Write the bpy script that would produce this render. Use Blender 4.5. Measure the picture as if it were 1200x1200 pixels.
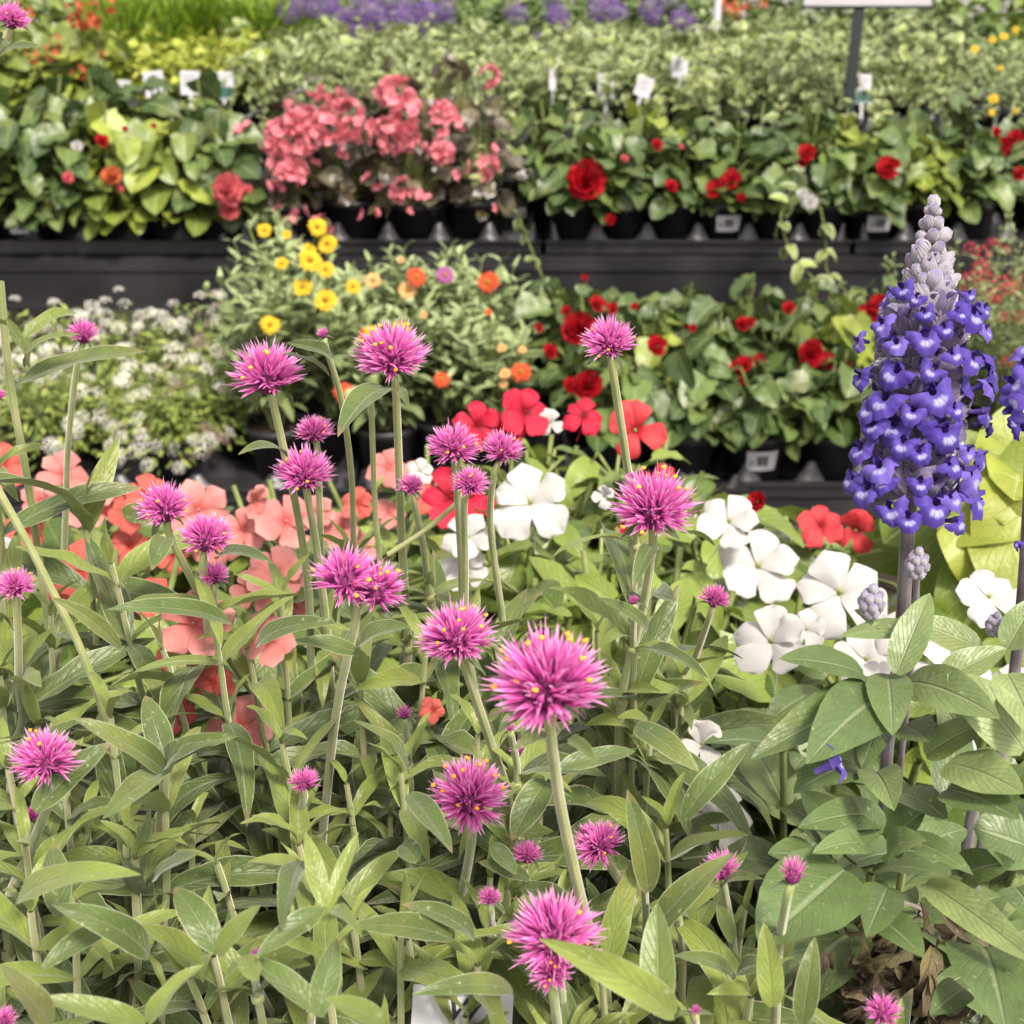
import bpy, math, random
import numpy as np
from mathutils import Vector, Matrix

for o in list(bpy.data.objects):
    bpy.data.objects.remove(o)
S = bpy.context.scene
C = S.collection
R = math.radians

# ------------------------------------------------------------------ camera
FPX = 1563.0                      # focal length in pixels of the 1200 px wide picture
PITCH = R(26)
CAMZ = 1.6
cd = bpy.data.cameras.new('camera')
cam = bpy.data.objects.new('camera', cd)
C.objects.link(cam)
cam.location = (0, 0, CAMZ)
cam.rotation_euler = (R(90) - PITCH, 0, 0)
cd.sensor_width = 36
cd.lens = 36 * FPX / 1200
cd.clip_start = 0.02
cd.clip_end = 500
cd.dof.use_dof = True
cd.dof.focus_distance = 0.485
cd.dof.aperture_fstop = 21.0
S.camera = cam

# ------------------------------------------------------------------ light
w = bpy.data.worlds.new('World')
S.world = w
w.use_nodes = True
nt = w.node_tree
nt.nodes.clear()
sky = nt.nodes.new('ShaderNodeTexSky')
sky.sky_type = 'NISHITA'
sky.sun_disc = False
SUN_EL, SUN_AZ = 58, 152           # azimuth measured from +Y clockwise
sky.sun_elevation = R(SUN_EL)
sky.sun_rotation = R(SUN_AZ)
sky.dust_density = 3.0
hs = nt.nodes.new('ShaderNodeHueSaturation')
hs.inputs['Saturation'].default_value = 0.12
bg = nt.nodes.new('ShaderNodeBackground')
bg.inputs['Strength'].default_value = 0.085
wo = nt.nodes.new('ShaderNodeOutputWorld')
nt.links.new(sky.outputs[0], hs.inputs['Color'])
wm = nt.nodes.new('ShaderNodeMix'); wm.data_type = 'RGBA'; wm.blend_type = 'MULTIPLY'; wm.inputs[0].default_value = 1
wm.inputs[7].default_value = (1.0, .972, .915, 1)
nt.links.new(hs.outputs[0], wm.inputs[6]); nt.links.new(wm.outputs[2], bg.inputs[0])
nt.links.new(bg.outputs[0], wo.inputs[0])
sl = bpy.data.lights.new('sun', 'SUN')
sl.energy = 1.5
sl.angle = R(10)
sl.color = (1.0, 0.92, 0.80)
so = bpy.data.objects.new('sun', sl)
C.objects.link(so)
el, az = R(SUN_EL), R(SUN_AZ)
sd = Vector((math.sin(az) * math.cos(el), math.cos(az) * math.cos(el), math.sin(el)))
so.rotation_euler = (-sd).to_track_quat('-Z', 'Y').to_euler()
S.view_settings.view_transform = 'Standard'
S.view_settings.look = 'None'
S.view_settings.exposure = 2.12
S.view_settings.gamma = 1
try:
    S.cycles.max_bounces = 8
    S.cycles.transparent_max_bounces = 8
except Exception:
    pass

# ------------------------------------------------------------------ helpers
SP, CP = math.sin(PITCH), math.cos(PITCH)
def P(px, py, d):
    u = (px - 600) / FPX; v = (600 - py) / FPX
    return np.array((d * u, d * (CP + SP * v), CAMZ + d * (-SP + CP * v)))
def PY(px, py, Y):
    v = (600 - py) / FPX
    return P(px, py, Y / (CP + SP * v))
def Yof(py, d):
    return d * (CP + SP * (600 - py) / FPX)
def PZ(px, py, Z):
    v = (600 - py) / FPX
    return P(px, py, (Z - CAMZ) / (-SP + CP * v))
CAM = np.array((0, 0, CAMZ))
UP = np.array((0, 0, 1.0))
def nrm(v):
    v = np.asarray(v, float); n = np.linalg.norm(v)
    return v / n if n > 1e-9 else np.array((0, 0, 1.0))
def frame(loc, d, up, sc=1.0, sx=None, sz=None):
    """columns x,y,z ; y along d, z close to up"""
    y = nrm(d); x = np.cross(y, up)
    if np.linalg.norm(x) < 1e-5: x = np.cross(y, (1, 0.2, 0))
    x = nrm(x); z = np.cross(x, y)
    M = np.eye(4)
    M[:3, 0] = x * (sx if sx is not None else sc); M[:3, 1] = y * sc
    M[:3, 2] = z * (sz if sz is not None else sc); M[:3, 3] = loc
    return M
def zframe(loc, zd, spin=0.0, sc=1.0):
    z = nrm(zd); a = np.cross((0, 1, 0.013), z); a = nrm(a); b = np.cross(z, a)
    x = a * math.cos(spin) + b * math.sin(spin); y = np.cross(z, x)
    M = np.eye(4); M[:3, 0] = x * sc; M[:3, 1] = y * sc; M[:3, 2] = z * sc; M[:3, 3] = loc
    return M
def lin(h, k=1.0):
    r = [int(h[i:i + 2], 16) / 255 for i in (0, 2, 4)]
    return tuple((x / 12.92 if x <= .04045 else ((x + .055) / 1.055) ** 2.4) * k for x in r) + (1,)

class T:                               # a template patch: verts, quads, uv
    def __init__(s, V, F, UV):
        s.V = np.asarray(V, float).reshape(-1, 3); s.F = np.asarray(F, int).reshape(-1, 4); s.UV = np.asarray(UV, float).reshape(-1, 2)
_gf = {}
def gridF(nu, nv):
    if (nu, nv) not in _gf:
        F = []
        for j in range(nv):
            for i in range(nu):
                a = j * (nu + 1) + i
                F.append((a, a + 1, a + nu + 2, a + nu + 1))
        _gf[(nu, nv)] = np.array(F)
    return _gf[(nu, nv)]

SH = {
    'lance': lambda t: max(t, .015) ** .58 * max(1 - t, .0) ** .88 + .008,
    'ovate': lambda t: max(t, .01) ** .50 * max(1 - t, 0) ** .82 + .008,
    'heart': lambda t: (.22 + t) ** .35 * max(1 - t, 0) ** .62 * min(1, .62 + t * 4) + .005,
    'round': lambda t: max(1e-4, 1 - (2 * t - 1) ** 2) ** .5,
    'blade': lambda t: (.55 + .45 * min(1, t * 3)) * max(0.02, 1 - t ** 2.2),
    'petal': lambda t: (.16 + .84 * min(1, t / .62) ** .85) * max(0.0, 1 - max(0, (t - .55) / .45) ** 2.4) ** .5 + .02,
    'ray': lambda t: (.45 + .55 * min(1, t / .5)) * max(0.0, 1 - max(0, (t - .7) / .3) ** 2.5) ** .5 + .03,
    'bract': lambda t: (.7 + .3 * min(1, t * 4)) * max(0.03, 1 - t ** 1.8),
}
def leaf_t(L=1, W=.3, nu=4, nv=8, shape='lance', a0=0, bend=-.8, fold=.25, wave=.0, wf=2.0, ph=0.0, twist=0.0, notch=0.0, side=0.0, serr=0.0, sn=9):
    f = SH[shape]; mx = max(f(i / 40) for i in range(41))
    V = []; UV = []
    y = z = x0 = 0.0; dl = L / nv
    for j in range(nv + 1):
        t = j / nv
        a = a0 + bend * t
        if j > 0:
            am = a0 + bend * (t - .5 / nv)
            y += math.cos(am) * dl; z += math.sin(am) * dl; x0 += side * dl * t
        wd = W / 2 * f(t) / mx
        if serr: wd *= 1 + serr * math.sin(t * math.pi * 2 * sn)
        n = (-math.sin(a), math.cos(a))
        tw = twist * t
        for i in range(nu + 1):
            s = -1 + 2 * i / nu
            xx = s * wd * math.cos(fold)
            h = abs(s) * wd * math.sin(fold) + wave * wd * math.sin(wf * t * 2 * math.pi + ph + (1.7 if s > 0 else 0)) * s * s
            xr = xx * math.cos(tw) - h * math.sin(tw); hr = xx * math.sin(tw) + h * math.cos(tw)
            yy = y
            if notch: yy -= notch * L * math.exp(-(s / .32) ** 2) * t ** 5
            if shape in ('petal', 'ray', 'round') and t > .5: yy -= .10 * L * (s * s) * (t - .5) * 2
            V.append((x0 + xr, yy + n[0] * hr, z + n[1] * hr)); UV.append((s * .5 + .5, t))
    return T(V, gridF(nu, nv), UV)

def merge(ts):
    V = []; F = []; U = []; n = 0
    for t, M in ts:
        V.append(t.V @ M[:3, :3].T + M[:3, 3]); F.append(t.F + n); U.append(t.UV); n += len(t.V)
    return T(np.concatenate(V), np.concatenate(F), np.concatenate(U))

def ball_t(nu=8, nv=5, rx=1, rz=1):
    V = []; UV = []
    for j in range(nv + 1):
        th = math.pi * j / nv
        for i in range(nu + 1):
            p = 2 * math.pi * i / nu
            V.append((rx * math.sin(th) * math.cos(p), rx * math.sin(th) * math.sin(p), -rz * math.cos(th))); UV.append((i / nu, j / nv))
    return T(V, gridF(nu, nv), UV)
def lathe_t(prof, n=16):
    V = []; UV = []
    for j, (r, z) in enumerate(prof):
        for i in range(n + 1):
            p = 2 * math.pi * i / n
            V.append((r * math.cos(p), r * math.sin(p), z)); UV.append((i / n, j / (len(prof) - 1)))
    return T(V, gridF(n, len(prof) - 1), UV)
def box_t(x0, x1, y0, y1, z0, z1, b=0.0):
    q = [(x0, y0, z0), (x1, y0, z0), (x1, y1, z0), (x0, y1, z0), (x0, y0, z1), (x1, y0, z1), (x1, y1, z1), (x0, y1, z1)]
    F = [(0, 3, 2, 1), (4, 5, 6, 7), (0, 1, 5, 4), (1, 2, 6, 5), (2, 3, 7, 6), (3, 0, 4, 7)]
    V = []; G = []; U = []
    for f in F:
        k = len(V); V += [q[i] for i in f]; G.append((k, k + 1, k + 2, k + 3)); U += [(0, 0), (1, 0), (1, 1), (0, 1)]
    return T(V, G, U)

def smooth_path(pts, n=6):
    pts = [np.asarray(p, float) for p in pts]
    if len(pts) < 3:
        return [pts[0] + (pts[1] - pts[0]) * i / n for i in range(n + 1)]
    e = [2 * pts[0] - pts[1]] + pts + [2 * pts[-1] - pts[-2]]
    out = []
    for i in range(1, len(e) - 2):
        p0, p1, p2, p3 = e[i - 1:i + 3]
        for k in range(n):
            t = k / n
            out.append(.5 * (2 * p1 + (p2 - p0) * t + (2 * p0 - 5 * p1 + 4 * p2 - p3) * t * t + (3 * p1 - p0 - 3 * p2 + p3) * t ** 3))
    out.append(pts[-1])
    return out

class MB:
    def __init__(s, origin=(0, 0, 0)):
        s.V = []; s.F = []; s.U = []; s.R = []; s.MI = []; s.n = 0; s.o = np.asarray(origin, float)
    def add(s, t, M=None, rnd=0.5, mi=0):
        V = t.V if M is None else t.V @ M[:3, :3].T + M[:3, 3]
        s.V.append(V); s.F.append(t.F + s.n); s.U.append(t.UV); s.R.append(np.full(len(V), rnd)); s.MI.append(np.full(len(t.F), mi)); s.n += len(V)
    def tube(s, pts, r, n=7, rnd=.5, mi=0):
        pts = [np.asarray(p, float) for p in pts]; m = len(pts)
        rr = [r] * m if not hasattr(r, '__len__') else r
        V = []; UV = []
        ref = np.array((1, 0.1, 0.05))
        for j, p in enumerate(pts):
            tg = nrm(pts[min(j + 1, m - 1)] - pts[max(j - 1, 0)])
            a = np.cross(tg, ref)
            if np.linalg.norm(a) < .05: a = np.cross(tg, (0, 1, 0))
            a = nrm(a); b = np.cross(tg, a)
            for i in range(n + 1):
                q = 2 * math.pi * i / n
                V.append(p + rr[j] * (a * math.cos(q) + b * math.sin(q))); UV.append((i / n, j / max(1, m - 1)))
        s.add(T(V, gridF(n, m - 1), UV), None, rnd, mi)
    def build(s, name, mats, parent=None, flat=False, mesh_only=False):
        me = bpy.data.meshes.new(name)
        V = np.concatenate(s.V) - s.o; F = np.concatenate(s.F); U = np.concatenate(s.U); RR = np.concatenate(s.R); MI = np.concatenate(s.MI)
        me.vertices.add(len(V)); me.vertices.foreach_set('co', V.ravel().astype(np.float32))
        me.loops.add(F.size); me.loops.foreach_set('vertex_index', F.ravel().astype(np.int32))
        me.polygons.add(len(F)); me.polygons.foreach_set('loop_start', (np.arange(len(F)) * 4).astype(np.int32))
        me.update(calc_edges=True)
        ul = me.uv_layers.new(name='uv'); ul.data.foreach_set('uv', U[F.ravel()].ravel().astype(np.float32))
        at = me.attributes.new('rnd', 'FLOAT', 'POINT'); at.data.foreach_set('value', RR.astype(np.float32))
        if not isinstance(mats, (list, tuple)): mats = [mats]
        for m in mats: me.materials.append(m)
        me.polygons.foreach_set('material_index', MI.astype(np.int32))
        me.polygons.foreach_set('use_smooth', np.full(len(F), not flat))
        me.validate()
        if mesh_only: return me
        o = bpy.data.objects.new(name, me); C.objects.link(o)
        if parent is not None: o.parent = parent
        return o

def tag(o, label=None, cat=None, group=None, kind=None):
    if label: o['label'] = label
    if cat: o['category'] = cat
    if group: o['group'] = group
    if kind: o['kind'] = kind
    return o
def thing(name, label, cat, loc=(0, 0, 0), group=None, rz=0):
    o = bpy.data.objects.new(name, None); C.objects.link(o); o.empty_display_size = .03
    o.location = tuple(loc); o.rotation_euler = (0, 0, rz)
    return tag(o, label, cat, group)
KIDS = {}
def kids(o): return [c for c in bpy.data.objects if c.parent == o]
def dup(root, loc, rz, label=None, sc=1.0):
    if root.name not in KIDS:
        KIDS[root.name] = [(c, kids(c)) for c in kids(root)]
    r = root.copy(); C.objects.link(r); r.location = tuple(loc); r.rotation_euler = (0, 0, rz); r.scale = (sc, sc, sc)
    if label: r['label'] = label
    for ch, gg in KIDS[root.name]:
        c = ch.copy(); C.objects.link(c); c.parent = r
        for g in gg:
            h = g.copy(); C.objects.link(h); h.parent = c
    return r
def put(mesh, name, parent, M):
    """instance a mesh as a part of parent, M in world space (4x4)"""
    o = bpy.data.objects.new(name, mesh); C.objects.link(o); o.parent = parent
    W = Matrix.LocRotScale(parent.location, parent.rotation_euler, parent.scale)
    o.matrix_local = W.inverted() @ Matrix([list(r) for r in M])
    return o

# ------------------------------------------------------------------ materials
K = .52
class NT:
    def __init__(s, name):
        s.m = bpy.data.materials.new(name); s.m.use_nodes = True; s.t = s.m.node_tree; s.t.nodes.clear()
        s.out = s.t.nodes.new('ShaderNodeOutputMaterial')
    def n(s, ty, **k):
        x = s.t.nodes.new(ty)
        for a, b in k.items(): setattr(x, a, b)
        return x
    def link(s, a, b): s.t.links.new(a, b)
    def inp(s, sock, v):
        if isinstance(v, bpy.types.NodeSocket): s.link(v, sock)
        else: sock.default_value = v
    def math(s, op, a, b=None, c=None, clamp=False):
        x = s.n('ShaderNodeMath', operation=op); x.use_clamp = clamp
        s.inp(x.inputs[0], a)
        if b is not None: s.inp(x.inputs[1], b)
        if c is not None: s.inp(x.inputs[2], c)
        return x.outputs[0]
    def ss(s, v, a, b, o0=0.0, o1=1.0):
        x = s.n('ShaderNodeMapRange', interpolation_type='SMOOTHSTEP')
        s.inp(x.inputs[0], v); x.inputs[1].default_value = a; x.inputs[2].default_value = b
        x.inputs[3].default_value = o0; x.inputs[4].default_value = o1
        return x.outputs[0]
    def mix(s, f, a, b):
        x = s.n('ShaderNodeMix', data_type='RGBA'); s.inp(x.inputs[0], f); s.inp(x.inputs[6], a); s.inp(x.inputs[7], b)
        return x.outputs[2]
    def noise(s, scale, detail=3, vec=None):
        x = s.n('ShaderNodeTexNoise'); x.inputs['Scale'].default_value = scale; x.inputs['Detail'].default_value = detail
        if vec is not None: s.link(vec, x.inputs['Vector'])
        return x.outputs[0]
    def uv(s):
        a = s.n('ShaderNodeUVMap'); b = s.n('ShaderNodeSeparateXYZ'); s.link(a.outputs[0], b.inputs[0])
        return b.outputs[0], b.outputs[1]
    def rnd(s):
        a = s.n('ShaderNodeAttribute', attribute_name='rnd'); return a.outputs['Fac']
    def obj(s):
        return s.n('ShaderNodeTexCoord').outputs['Object']
    def finish(s, col, rough=.5, trans=0.0, tcol=None, bump=None, bs=.3, spec=.5, sheen=0.0, metal=0.0, bd=.001):
        p = s.n('ShaderNodeBsdfPrincipled'); s.inp(p.inputs['Base Color'], col); s.inp(p.inputs['Roughness'], rough)
        p.inputs['Specular IOR Level'].default_value = spec; p.inputs['Metallic'].default_value = metal
        if sheen: p.inputs['Sheen Weight'].default_value = sheen; p.inputs['Sheen Roughness'].default_value = .4
        nb = None
        if bump is not None:
            b = s.n('ShaderNodeBump'); b.inputs['Strength'].default_value = bs; b.inputs['Distance'].default_value = bd
            s.link(bump, b.inputs['Height']); s.link(b.outputs[0], p.inputs['Normal']); nb = b.outputs[0]
        sh = p.outputs[0]
        if trans:
            tr = s.n('ShaderNodeBsdfTranslucent'); s.inp(tr.inputs[0], tcol if tcol is not None else col)
            mx = s.n('ShaderNodeMixShader'); mx.inputs[0].default_value = trans
            s.link(sh, mx.inputs[1]); s.link(tr.outputs[0], mx.inputs[2]); sh = mx.outputs[0]
        s.link(sh, s.out.inputs[0])
        return s.m

def leafmat(name, col, young, vein, edge=None, nv=6, slant=.55, vw=.10, ew=.90, rough=.5, trans=.28, vstr=.45, mott=.35, spec=.4, sheen=.0, dry=None, yb=1.0):
    s = NT(name); u, v = s.uv(); r = s.rnd()
    su = s.math('ABSOLUTE', s.math('MULTIPLY_ADD', u, 2, -1))
    base = s.mix(s.math('MULTIPLY', s.ss(r, .35, 1.0), yb), lin(*col), lin(*young))
    nz = s.noise(60, 4, s.obj())
    dark = s.mix(s.ss(nz, .35, .7), (.62, .62, .62, 1), (1.2, 1.2, 1.15, 1))
    spk = s.ss(s.noise(420, 2, s.obj()), .66, .74)
    mm = s.n('ShaderNodeMix', data_type='RGBA', blend_type='MULTIPLY'); mm.inputs[0].default_value = mott
    s.link(base, mm.inputs[6]); s.link(dark, mm.inputs[7]); base = mm.outputs[2]
    base = s.mix(s.math('MULTIPLY', spk, .28), base, (.5, .52, .36, 1))
    agem = s.math('MULTIPLY', s.ss(s.noise(22, 3, s.obj()), .52, .68), .35)
    base = s.mix(agem, base, lin('b4b25c', K * .8))
    # side veins
    q = s.math('FRACT', s.math('MULTIPLY_ADD', su, -slant * nv * .5, s.math('MULTIPLY', v, float(nv))))
    dv = s.math('ABSOLUTE', s.math('SUBTRACT', q, .5))
    sv = s.math('MULTIPLY', s.ss(dv, vw, 0.0), s.ss(su, 1.0, .55))
    mv = s.ss(su, .11, .03)
    vm = s.math('MAXIMUM', s.math('MULTIPLY', sv, vstr), s.math('MULTIPLY', mv, min(1, vstr * 1.7)))
    c = s.mix(vm, base, lin(*vein))
    if edge:
        c = s.mix(s.ss(su, ew, min(1, ew + .1)), c, lin(*edge))
    if dry:
        t = s.math('MULTIPLY', s.ss(v, .86, .97), s.ss(r, .0, .35, 1.0, 0.0))
        n2 = s.ss(s.noise(9, 2, s.obj()), .62, .7)
        c = s.mix(s.math('MAXIMUM', t, s.math('MULTIPLY', n2, .35)), c, lin(*dry))
    h = s.math('MULTIPLY_ADD', s.math('MAXIMUM', s.math('MULTIPLY', sv, .35), s.math('MULTIPLY', mv, .8)), -1.0, s.math('ADD', s.math('MULTIPLY', nz, 1.6), s.math('MULTIPLY', s.noise(350, 3, s.obj()), .5)))
    return s.finish(c, rough, trans, bump=h, bs=.6, spec=spec, sheen=sheen, bd=.0014)

def petalmat(name, col, base, tip=None, rough=.5, trans=.3, c0=.0, c1=.35, vein=.25, sheen=.0, spec=.3, var=.2, fz=60):
    s = NT(name); u, v = s.uv(); r = s.rnd()
    c = s.mix(s.ss(v, c0, c1), lin(*base), lin(*col))
    if tip: c = s.mix(s.ss(v, .5, 1.0), c, lin(*tip))
    w_ = s.n('ShaderNodeTexWave', wave_type='BANDS', bands_direction='X'); cb = s.n('ShaderNodeCombineXYZ')
    s.link(u, cb.inputs[0]); s.link(s.math('MULTIPLY', v, .3), cb.inputs[1]); s.link(cb.outputs[0], w_.inputs[0])
    w_.inputs['Scale'].default_value = 4.5; w_.inputs['Distortion'].default_value = 2.5; w_.inputs['Detail'].default_value = 2
    m = s.n('ShaderNodeMix', data_type='RGBA', blend_type='MULTIPLY'); m.inputs[0].default_value = vein
    s.link(c, m.inputs[6]); s.link(s.mix(w_.outputs['Fac'], (.7, .7, .7, 1), (1.05, 1.05, 1.05, 1)), m.inputs[7]); c = m.outputs[2]
    m = s.n('ShaderNodeMix', data_type='RGBA', blend_type='MULTIPLY'); m.inputs[0].default_value = var
    s.link(c, m.inputs[6]); s.link(s.mix(r, (.45, .4, .45, 1), (1.2, 1.25, 1.25, 1)), m.inputs[7]); c = m.outputs[2]
    hh = s.math('ADD', s.math('MULTIPLY', w_.outputs['Fac'], .5), s.math('MULTIPLY', s.noise(fz, 3, s.obj()), 1.0))
    return s.finish(c, rough, trans, bump=hh, bs=.35 if fz < 200 else .9, spec=spec, sheen=sheen)

def simplemat(name, col, col2=None, rough=.6, scale=40, spec=.4, bump=.0, trans=0, sheen=0, metal=0, r0=.35, r1=.65):
    s = NT(name)
    nz = s.noise(scale, 5, s.obj())
    c = s.mix(s.ss(nz, r0, r1), lin(*col), lin(*(col2 or col)))
    if bump: return s.finish(c, rough, trans, bump=nz, bs=bump, spec=spec, sheen=sheen, metal=metal)
    return s.finish(c, rough, trans, spec=spec, sheen=sheen, metal=metal)

M = {}
M['gleaf'] = leafmat('gomphrena_leaf', ('86a052', K * .62), ('a6c058', K * .92), ('b8bf90', K), edge=('d8d8b4', K * 1.0), nv=9, vstr=.17, ew=.93, rough=.42, trans=.2, sheen=.2, dry=('a08a5c', K), yb=.8, mott=.5)
M['gyoung'] = leafmat('gomphrena_young_leaf', ('98ac54', K * .8), ('b0c25c', K * .88), ('bccb86', K), edge=('cdd0a8', K), nv=9, vstr=.17, ew=.94, rough=.4, trans=.3, sheen=.2)
M['gstem'] = simplemat('gomphrena_stem', ('a3b066', K), ('bcbc82', K), rough=.6, scale=90, sheen=.5, bump=.2)
M['bract'] = petalmat('gomphrena_bract', ('fa78d2', .8), ('d850b4', .66), ('ffc4ee', .85), c0=.05, c1=.35, trans=.42, vein=.08, var=.3, rough=.45, sheen=.1)
M['gcore'] = simplemat('gomphrena_core', ('7c1a5c', .4), ('a83484', .4), rough=.7, scale=300)
M['anther'] = simplemat('gomphrena_anther', ('ffb52e', .75), ('ff8a3c', .7), rough=.5, scale=200)
M['ileaf'] = leafmat('impatiens_leaf', ('7a9a42', K * .7), ('aec456', K), ('b4c47c', K), nv=8, vstr=.22, rough=.36, trans=.3, spec=.5, mott=.3)
M['white'] = petalmat('white_petal', ('fdf8f6', .50), ('e8e6b8', .5), trans=.3, vein=.12, c0=0, c1=.12, var=.05)
M['coral'] = petalmat('coral_petal', ('ff7c6e', .52), ('fa5444', .42), trans=.35, vein=.15, var=.2)
M['pink'] = petalmat('salmon_pink_petal', ('ff9e98', .55), ('ff7672', .48), ('ffb8b0', .58), trans=.35, vein=.15, var=.2)
M['red'] = petalmat('red_petal', ('f0204a', .52), ('b00828', .4), trans=.3, vein=.15, var=.25)
M['salmonred'] = petalmat('salmon_red_petal', ('ff5058', .55), ('e02038', .45), trans=.3, vein=.15, var=.25)
M['dred'] = petalmat('crimson_petal', ('e00f24', .45), ('900010', .35), trans=.25, vein=.2, var=.45, c1=.5)
M['rose'] = petalmat('coral_rose_petal', ('ff8084', .62), ('f04c58', .55), trans=.3, vein=.2, var=.4, c1=.5)
M['apricot'] = petalmat('apricot_petal', ('ff8a5c', .55), ('f05030', .5), trans=.3, vein=.2, var=.4, c1=.5)
M['bpink'] = petalmat('begonia_pink_petal', ('ff8f9c', .68), ('f8687c', .6), ('ffacb4', .7), trans=.3, vein=.15, var=.35)
M['yellow'] = petalmat('yellow_petal', ('ffd628', .6), ('f0a010', .5), trans=.25, vein=.2, var=.3)
M['orange'] = petalmat('orange_petal', ('f8622e', .5), ('d83020', .45), trans=.25, vein=.2, var=.3)
M['peach'] = petalmat('peach_petal', ('ffc884', .6), ('f08038', .5), trans=.25, vein=.2, var=.3)
M['magenta'] = petalmat('magenta_petal', ('c868b0', .5), ('a04088', .45), trans=.25, vein=.2, var=.3)
M['purple'] = petalmat('heliotrope_petal', ('8c62b4', .5), ('54348c', .45), ('a884c8', .55), trans=.2, vein=.2, var=.5)
M['tinywhite'] = petalmat('tiny_white_petal', ('faf6ea', .8), ('f4f0dc', .8), trans=.25, vein=.05, var=.3)
M['tinypink'] = petalmat('tiny_pink_petal', ('f0c8c4', .55), ('d89c98', .5), trans=.25, vein=.05, var=.3)
M['tinyred'] = petalmat('tiny_red_petal', ('f03850', .5), ('d02040', .45), ('ff7078', .5), trans=.25, vein=.05, var=.4)
M['centre'] = simplemat('flower_centre', ('d8a020', .5), ('a86010', .4), rough=.8, scale=400, bump=.5)
M['bleaf'] = leafmat('begonia_leaf', ('668446', K * .62), ('8ca654', K * .85), ('a4b67c', K * .9), nv=5, slant=.9, vstr=.45, vw=.12, rough=.38, trans=.22, spec=.5, mott=.4)
M['bleafy'] = leafmat('begonia_yellowgreen_leaf', ('93a84a', K * .85), ('bccb50', K * 1.05), ('bcc97c', K), nv=5, slant=.9, vstr=.4, rough=.4, trans=.28, spec=.5)
M['bronze'] = leafmat('bronze_leaf', ('6b5a48', K * .55), ('8c8468', K * .9), ('7c5c4c', K * .7), nv=4, slant=.9, vstr=.25, rough=.28, trans=.15, spec=.6)
M['lime'] = leafmat('lime_leaf', ('b0c238', K * .9), ('dce060', K * 1.15), ('d9e080', K * 1.1), nv=5, vstr=.25, rough=.5, trans=.35)
M['limevine'] = leafmat('lime_vine_leaf', ('98b43e', K * .75), ('c6d058', K * 1.0), ('d4dc88', K * 1.05), nv=5, slant=1.2, vstr=.45, vw=.06, rough=.42, trans=.38, mott=.3)
M['vinca'] = leafmat('variegated_leaf', ('86a04e', K * .85), ('b0c460', K*1.15), ('b8c488', K), edge=('e4e8ba', .5), ew=.68, nv=4, vstr=.25, rough=.4, trans=.25, spec=.5)
M['zleaf'] = leafmat('zinnia_leaf', ('90a468', K * 1.05), ('bccc92', K*1.25), ('b0bc90', K), nv=4, vstr=.35, rough=.6, trans=.22)
M['aleaf'] = leafmat('alyssum_leaf', ('8ea44e', K), ('b8c660', K*1.2), ('a8b870', K), nv=2, vstr=.15, rough=.6, trans=.25)
M['hleaf'] = leafmat('heliotrope_leaf', ('6c8c44', K * .8), ('9ab85c', K), ('a4b878', K), nv=6, vstr=.4, rough=.5, trans=.25)
M['feather'] = leafmat('feathery_green_leaf', ('7fa020', K * .9), ('a4c82c', K * 1.1), ('98b840', K), nv=2, vstr=.15, rough=.5, trans=.3)
M['sleaf'] = leafmat('salvia_leaf', ('88a45e', K * .66), ('b4c880', K * .96), ('c2cba0', K * .95), nv=10, slant=.75, vstr=.24, vw=.09, rough=.42, trans=.2, mott=.4, spec=.5)
M['sstem'] = simplemat('salvia_stem', ('6c5f66', K * .8), ('8d8488', K), rough=.5, scale=50, bump=.2, sheen=.3)
M['gstem2'] = simplemat('leaf_stalk', ('8a9a54', K * .9), ('a4ad68', K), rough=.5, scale=80)
M['calyx'] = petalmat('salvia_calyx', ('a090b4', .45), ('b8b0b4', .5), ('6c54a0', .42), trans=.2, vein=.4, var=.5, sheen=.6, rough=.8, fz=3)
M['calyxtop'] = petalmat('salvia_bud_wool', ('cfc6d0', .52), ('c0bcb0', .5), ('a090c4', .5), trans=.2, vein=.3, var=.5, sheen=.6, rough=.85, fz=3)
M['corolla'] = petalmat('salvia_corolla', ('7458c8', .46), ('8a72c4', .46), ('6048b8', .44), c0=.05, c1=.4, trans=.3, vein=.25, var=.5, rough=.5)
def lipmat():
    s = NT('salvia_lip'); u, v = s.uv(); r = s.rnd()
    c = s.mix(r, lin('6448c4', .46), lin('9882e4', .66))
    c = s.mix(s.math('MULTIPLY', s.ss(s.noise(900, 3, s.obj()), .4, .65), .35), c, lin('4430b0', .4))
    su = s.math('ABSOLUTE', s.math('MULTIPLY_ADD', u, 2, -1))
    k = s.math('MULTIPLY', s.ss(su, .42, .16), s.math('MULTIPLY', s.ss(v, .12, .3), s.ss(v, .68, .45)))
    st = s.ss(s.math('FRACT', s.math('MULTIPLY', u, 9.0)), .0, .3)
    c = s.mix(s.math('MULTIPLY', k, s.math('MULTIPLY_ADD', st, .5, .25)), c, lin('d4d4fa', .6))
    return s.finish(c, .6, .35, spec=.2, sheen=.2)
M['lip'] = lipmat()
M['dead'] = leafmat('withered_leaf', ('84705a', K * .55), ('a4906c', K * .8), ('6c5a44', K * .6), nv=5, vstr=.3, rough=.8, trans=.15)
M['pot'] = simplemat('black_pot_plastic', ('242225', .45), ('302e32', .45), rough=.45, scale=14, spec=.4)
M['tray'] = simplemat('black_tray_plastic', ('343236', .36), ('454247', .4), rough=.38, scale=9, spec=.5, bump=.05)
M['bench'] = simplemat('charcoal_bench_plastic', ('29272c', .28), ('444146', .32), rough=.55, scale=5, spec=.35)
M['soil'] = simplemat('potting_soil', ('2c2018', .5), ('4a382a', .5), rough=.95, scale=120, bump=.8)
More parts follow.
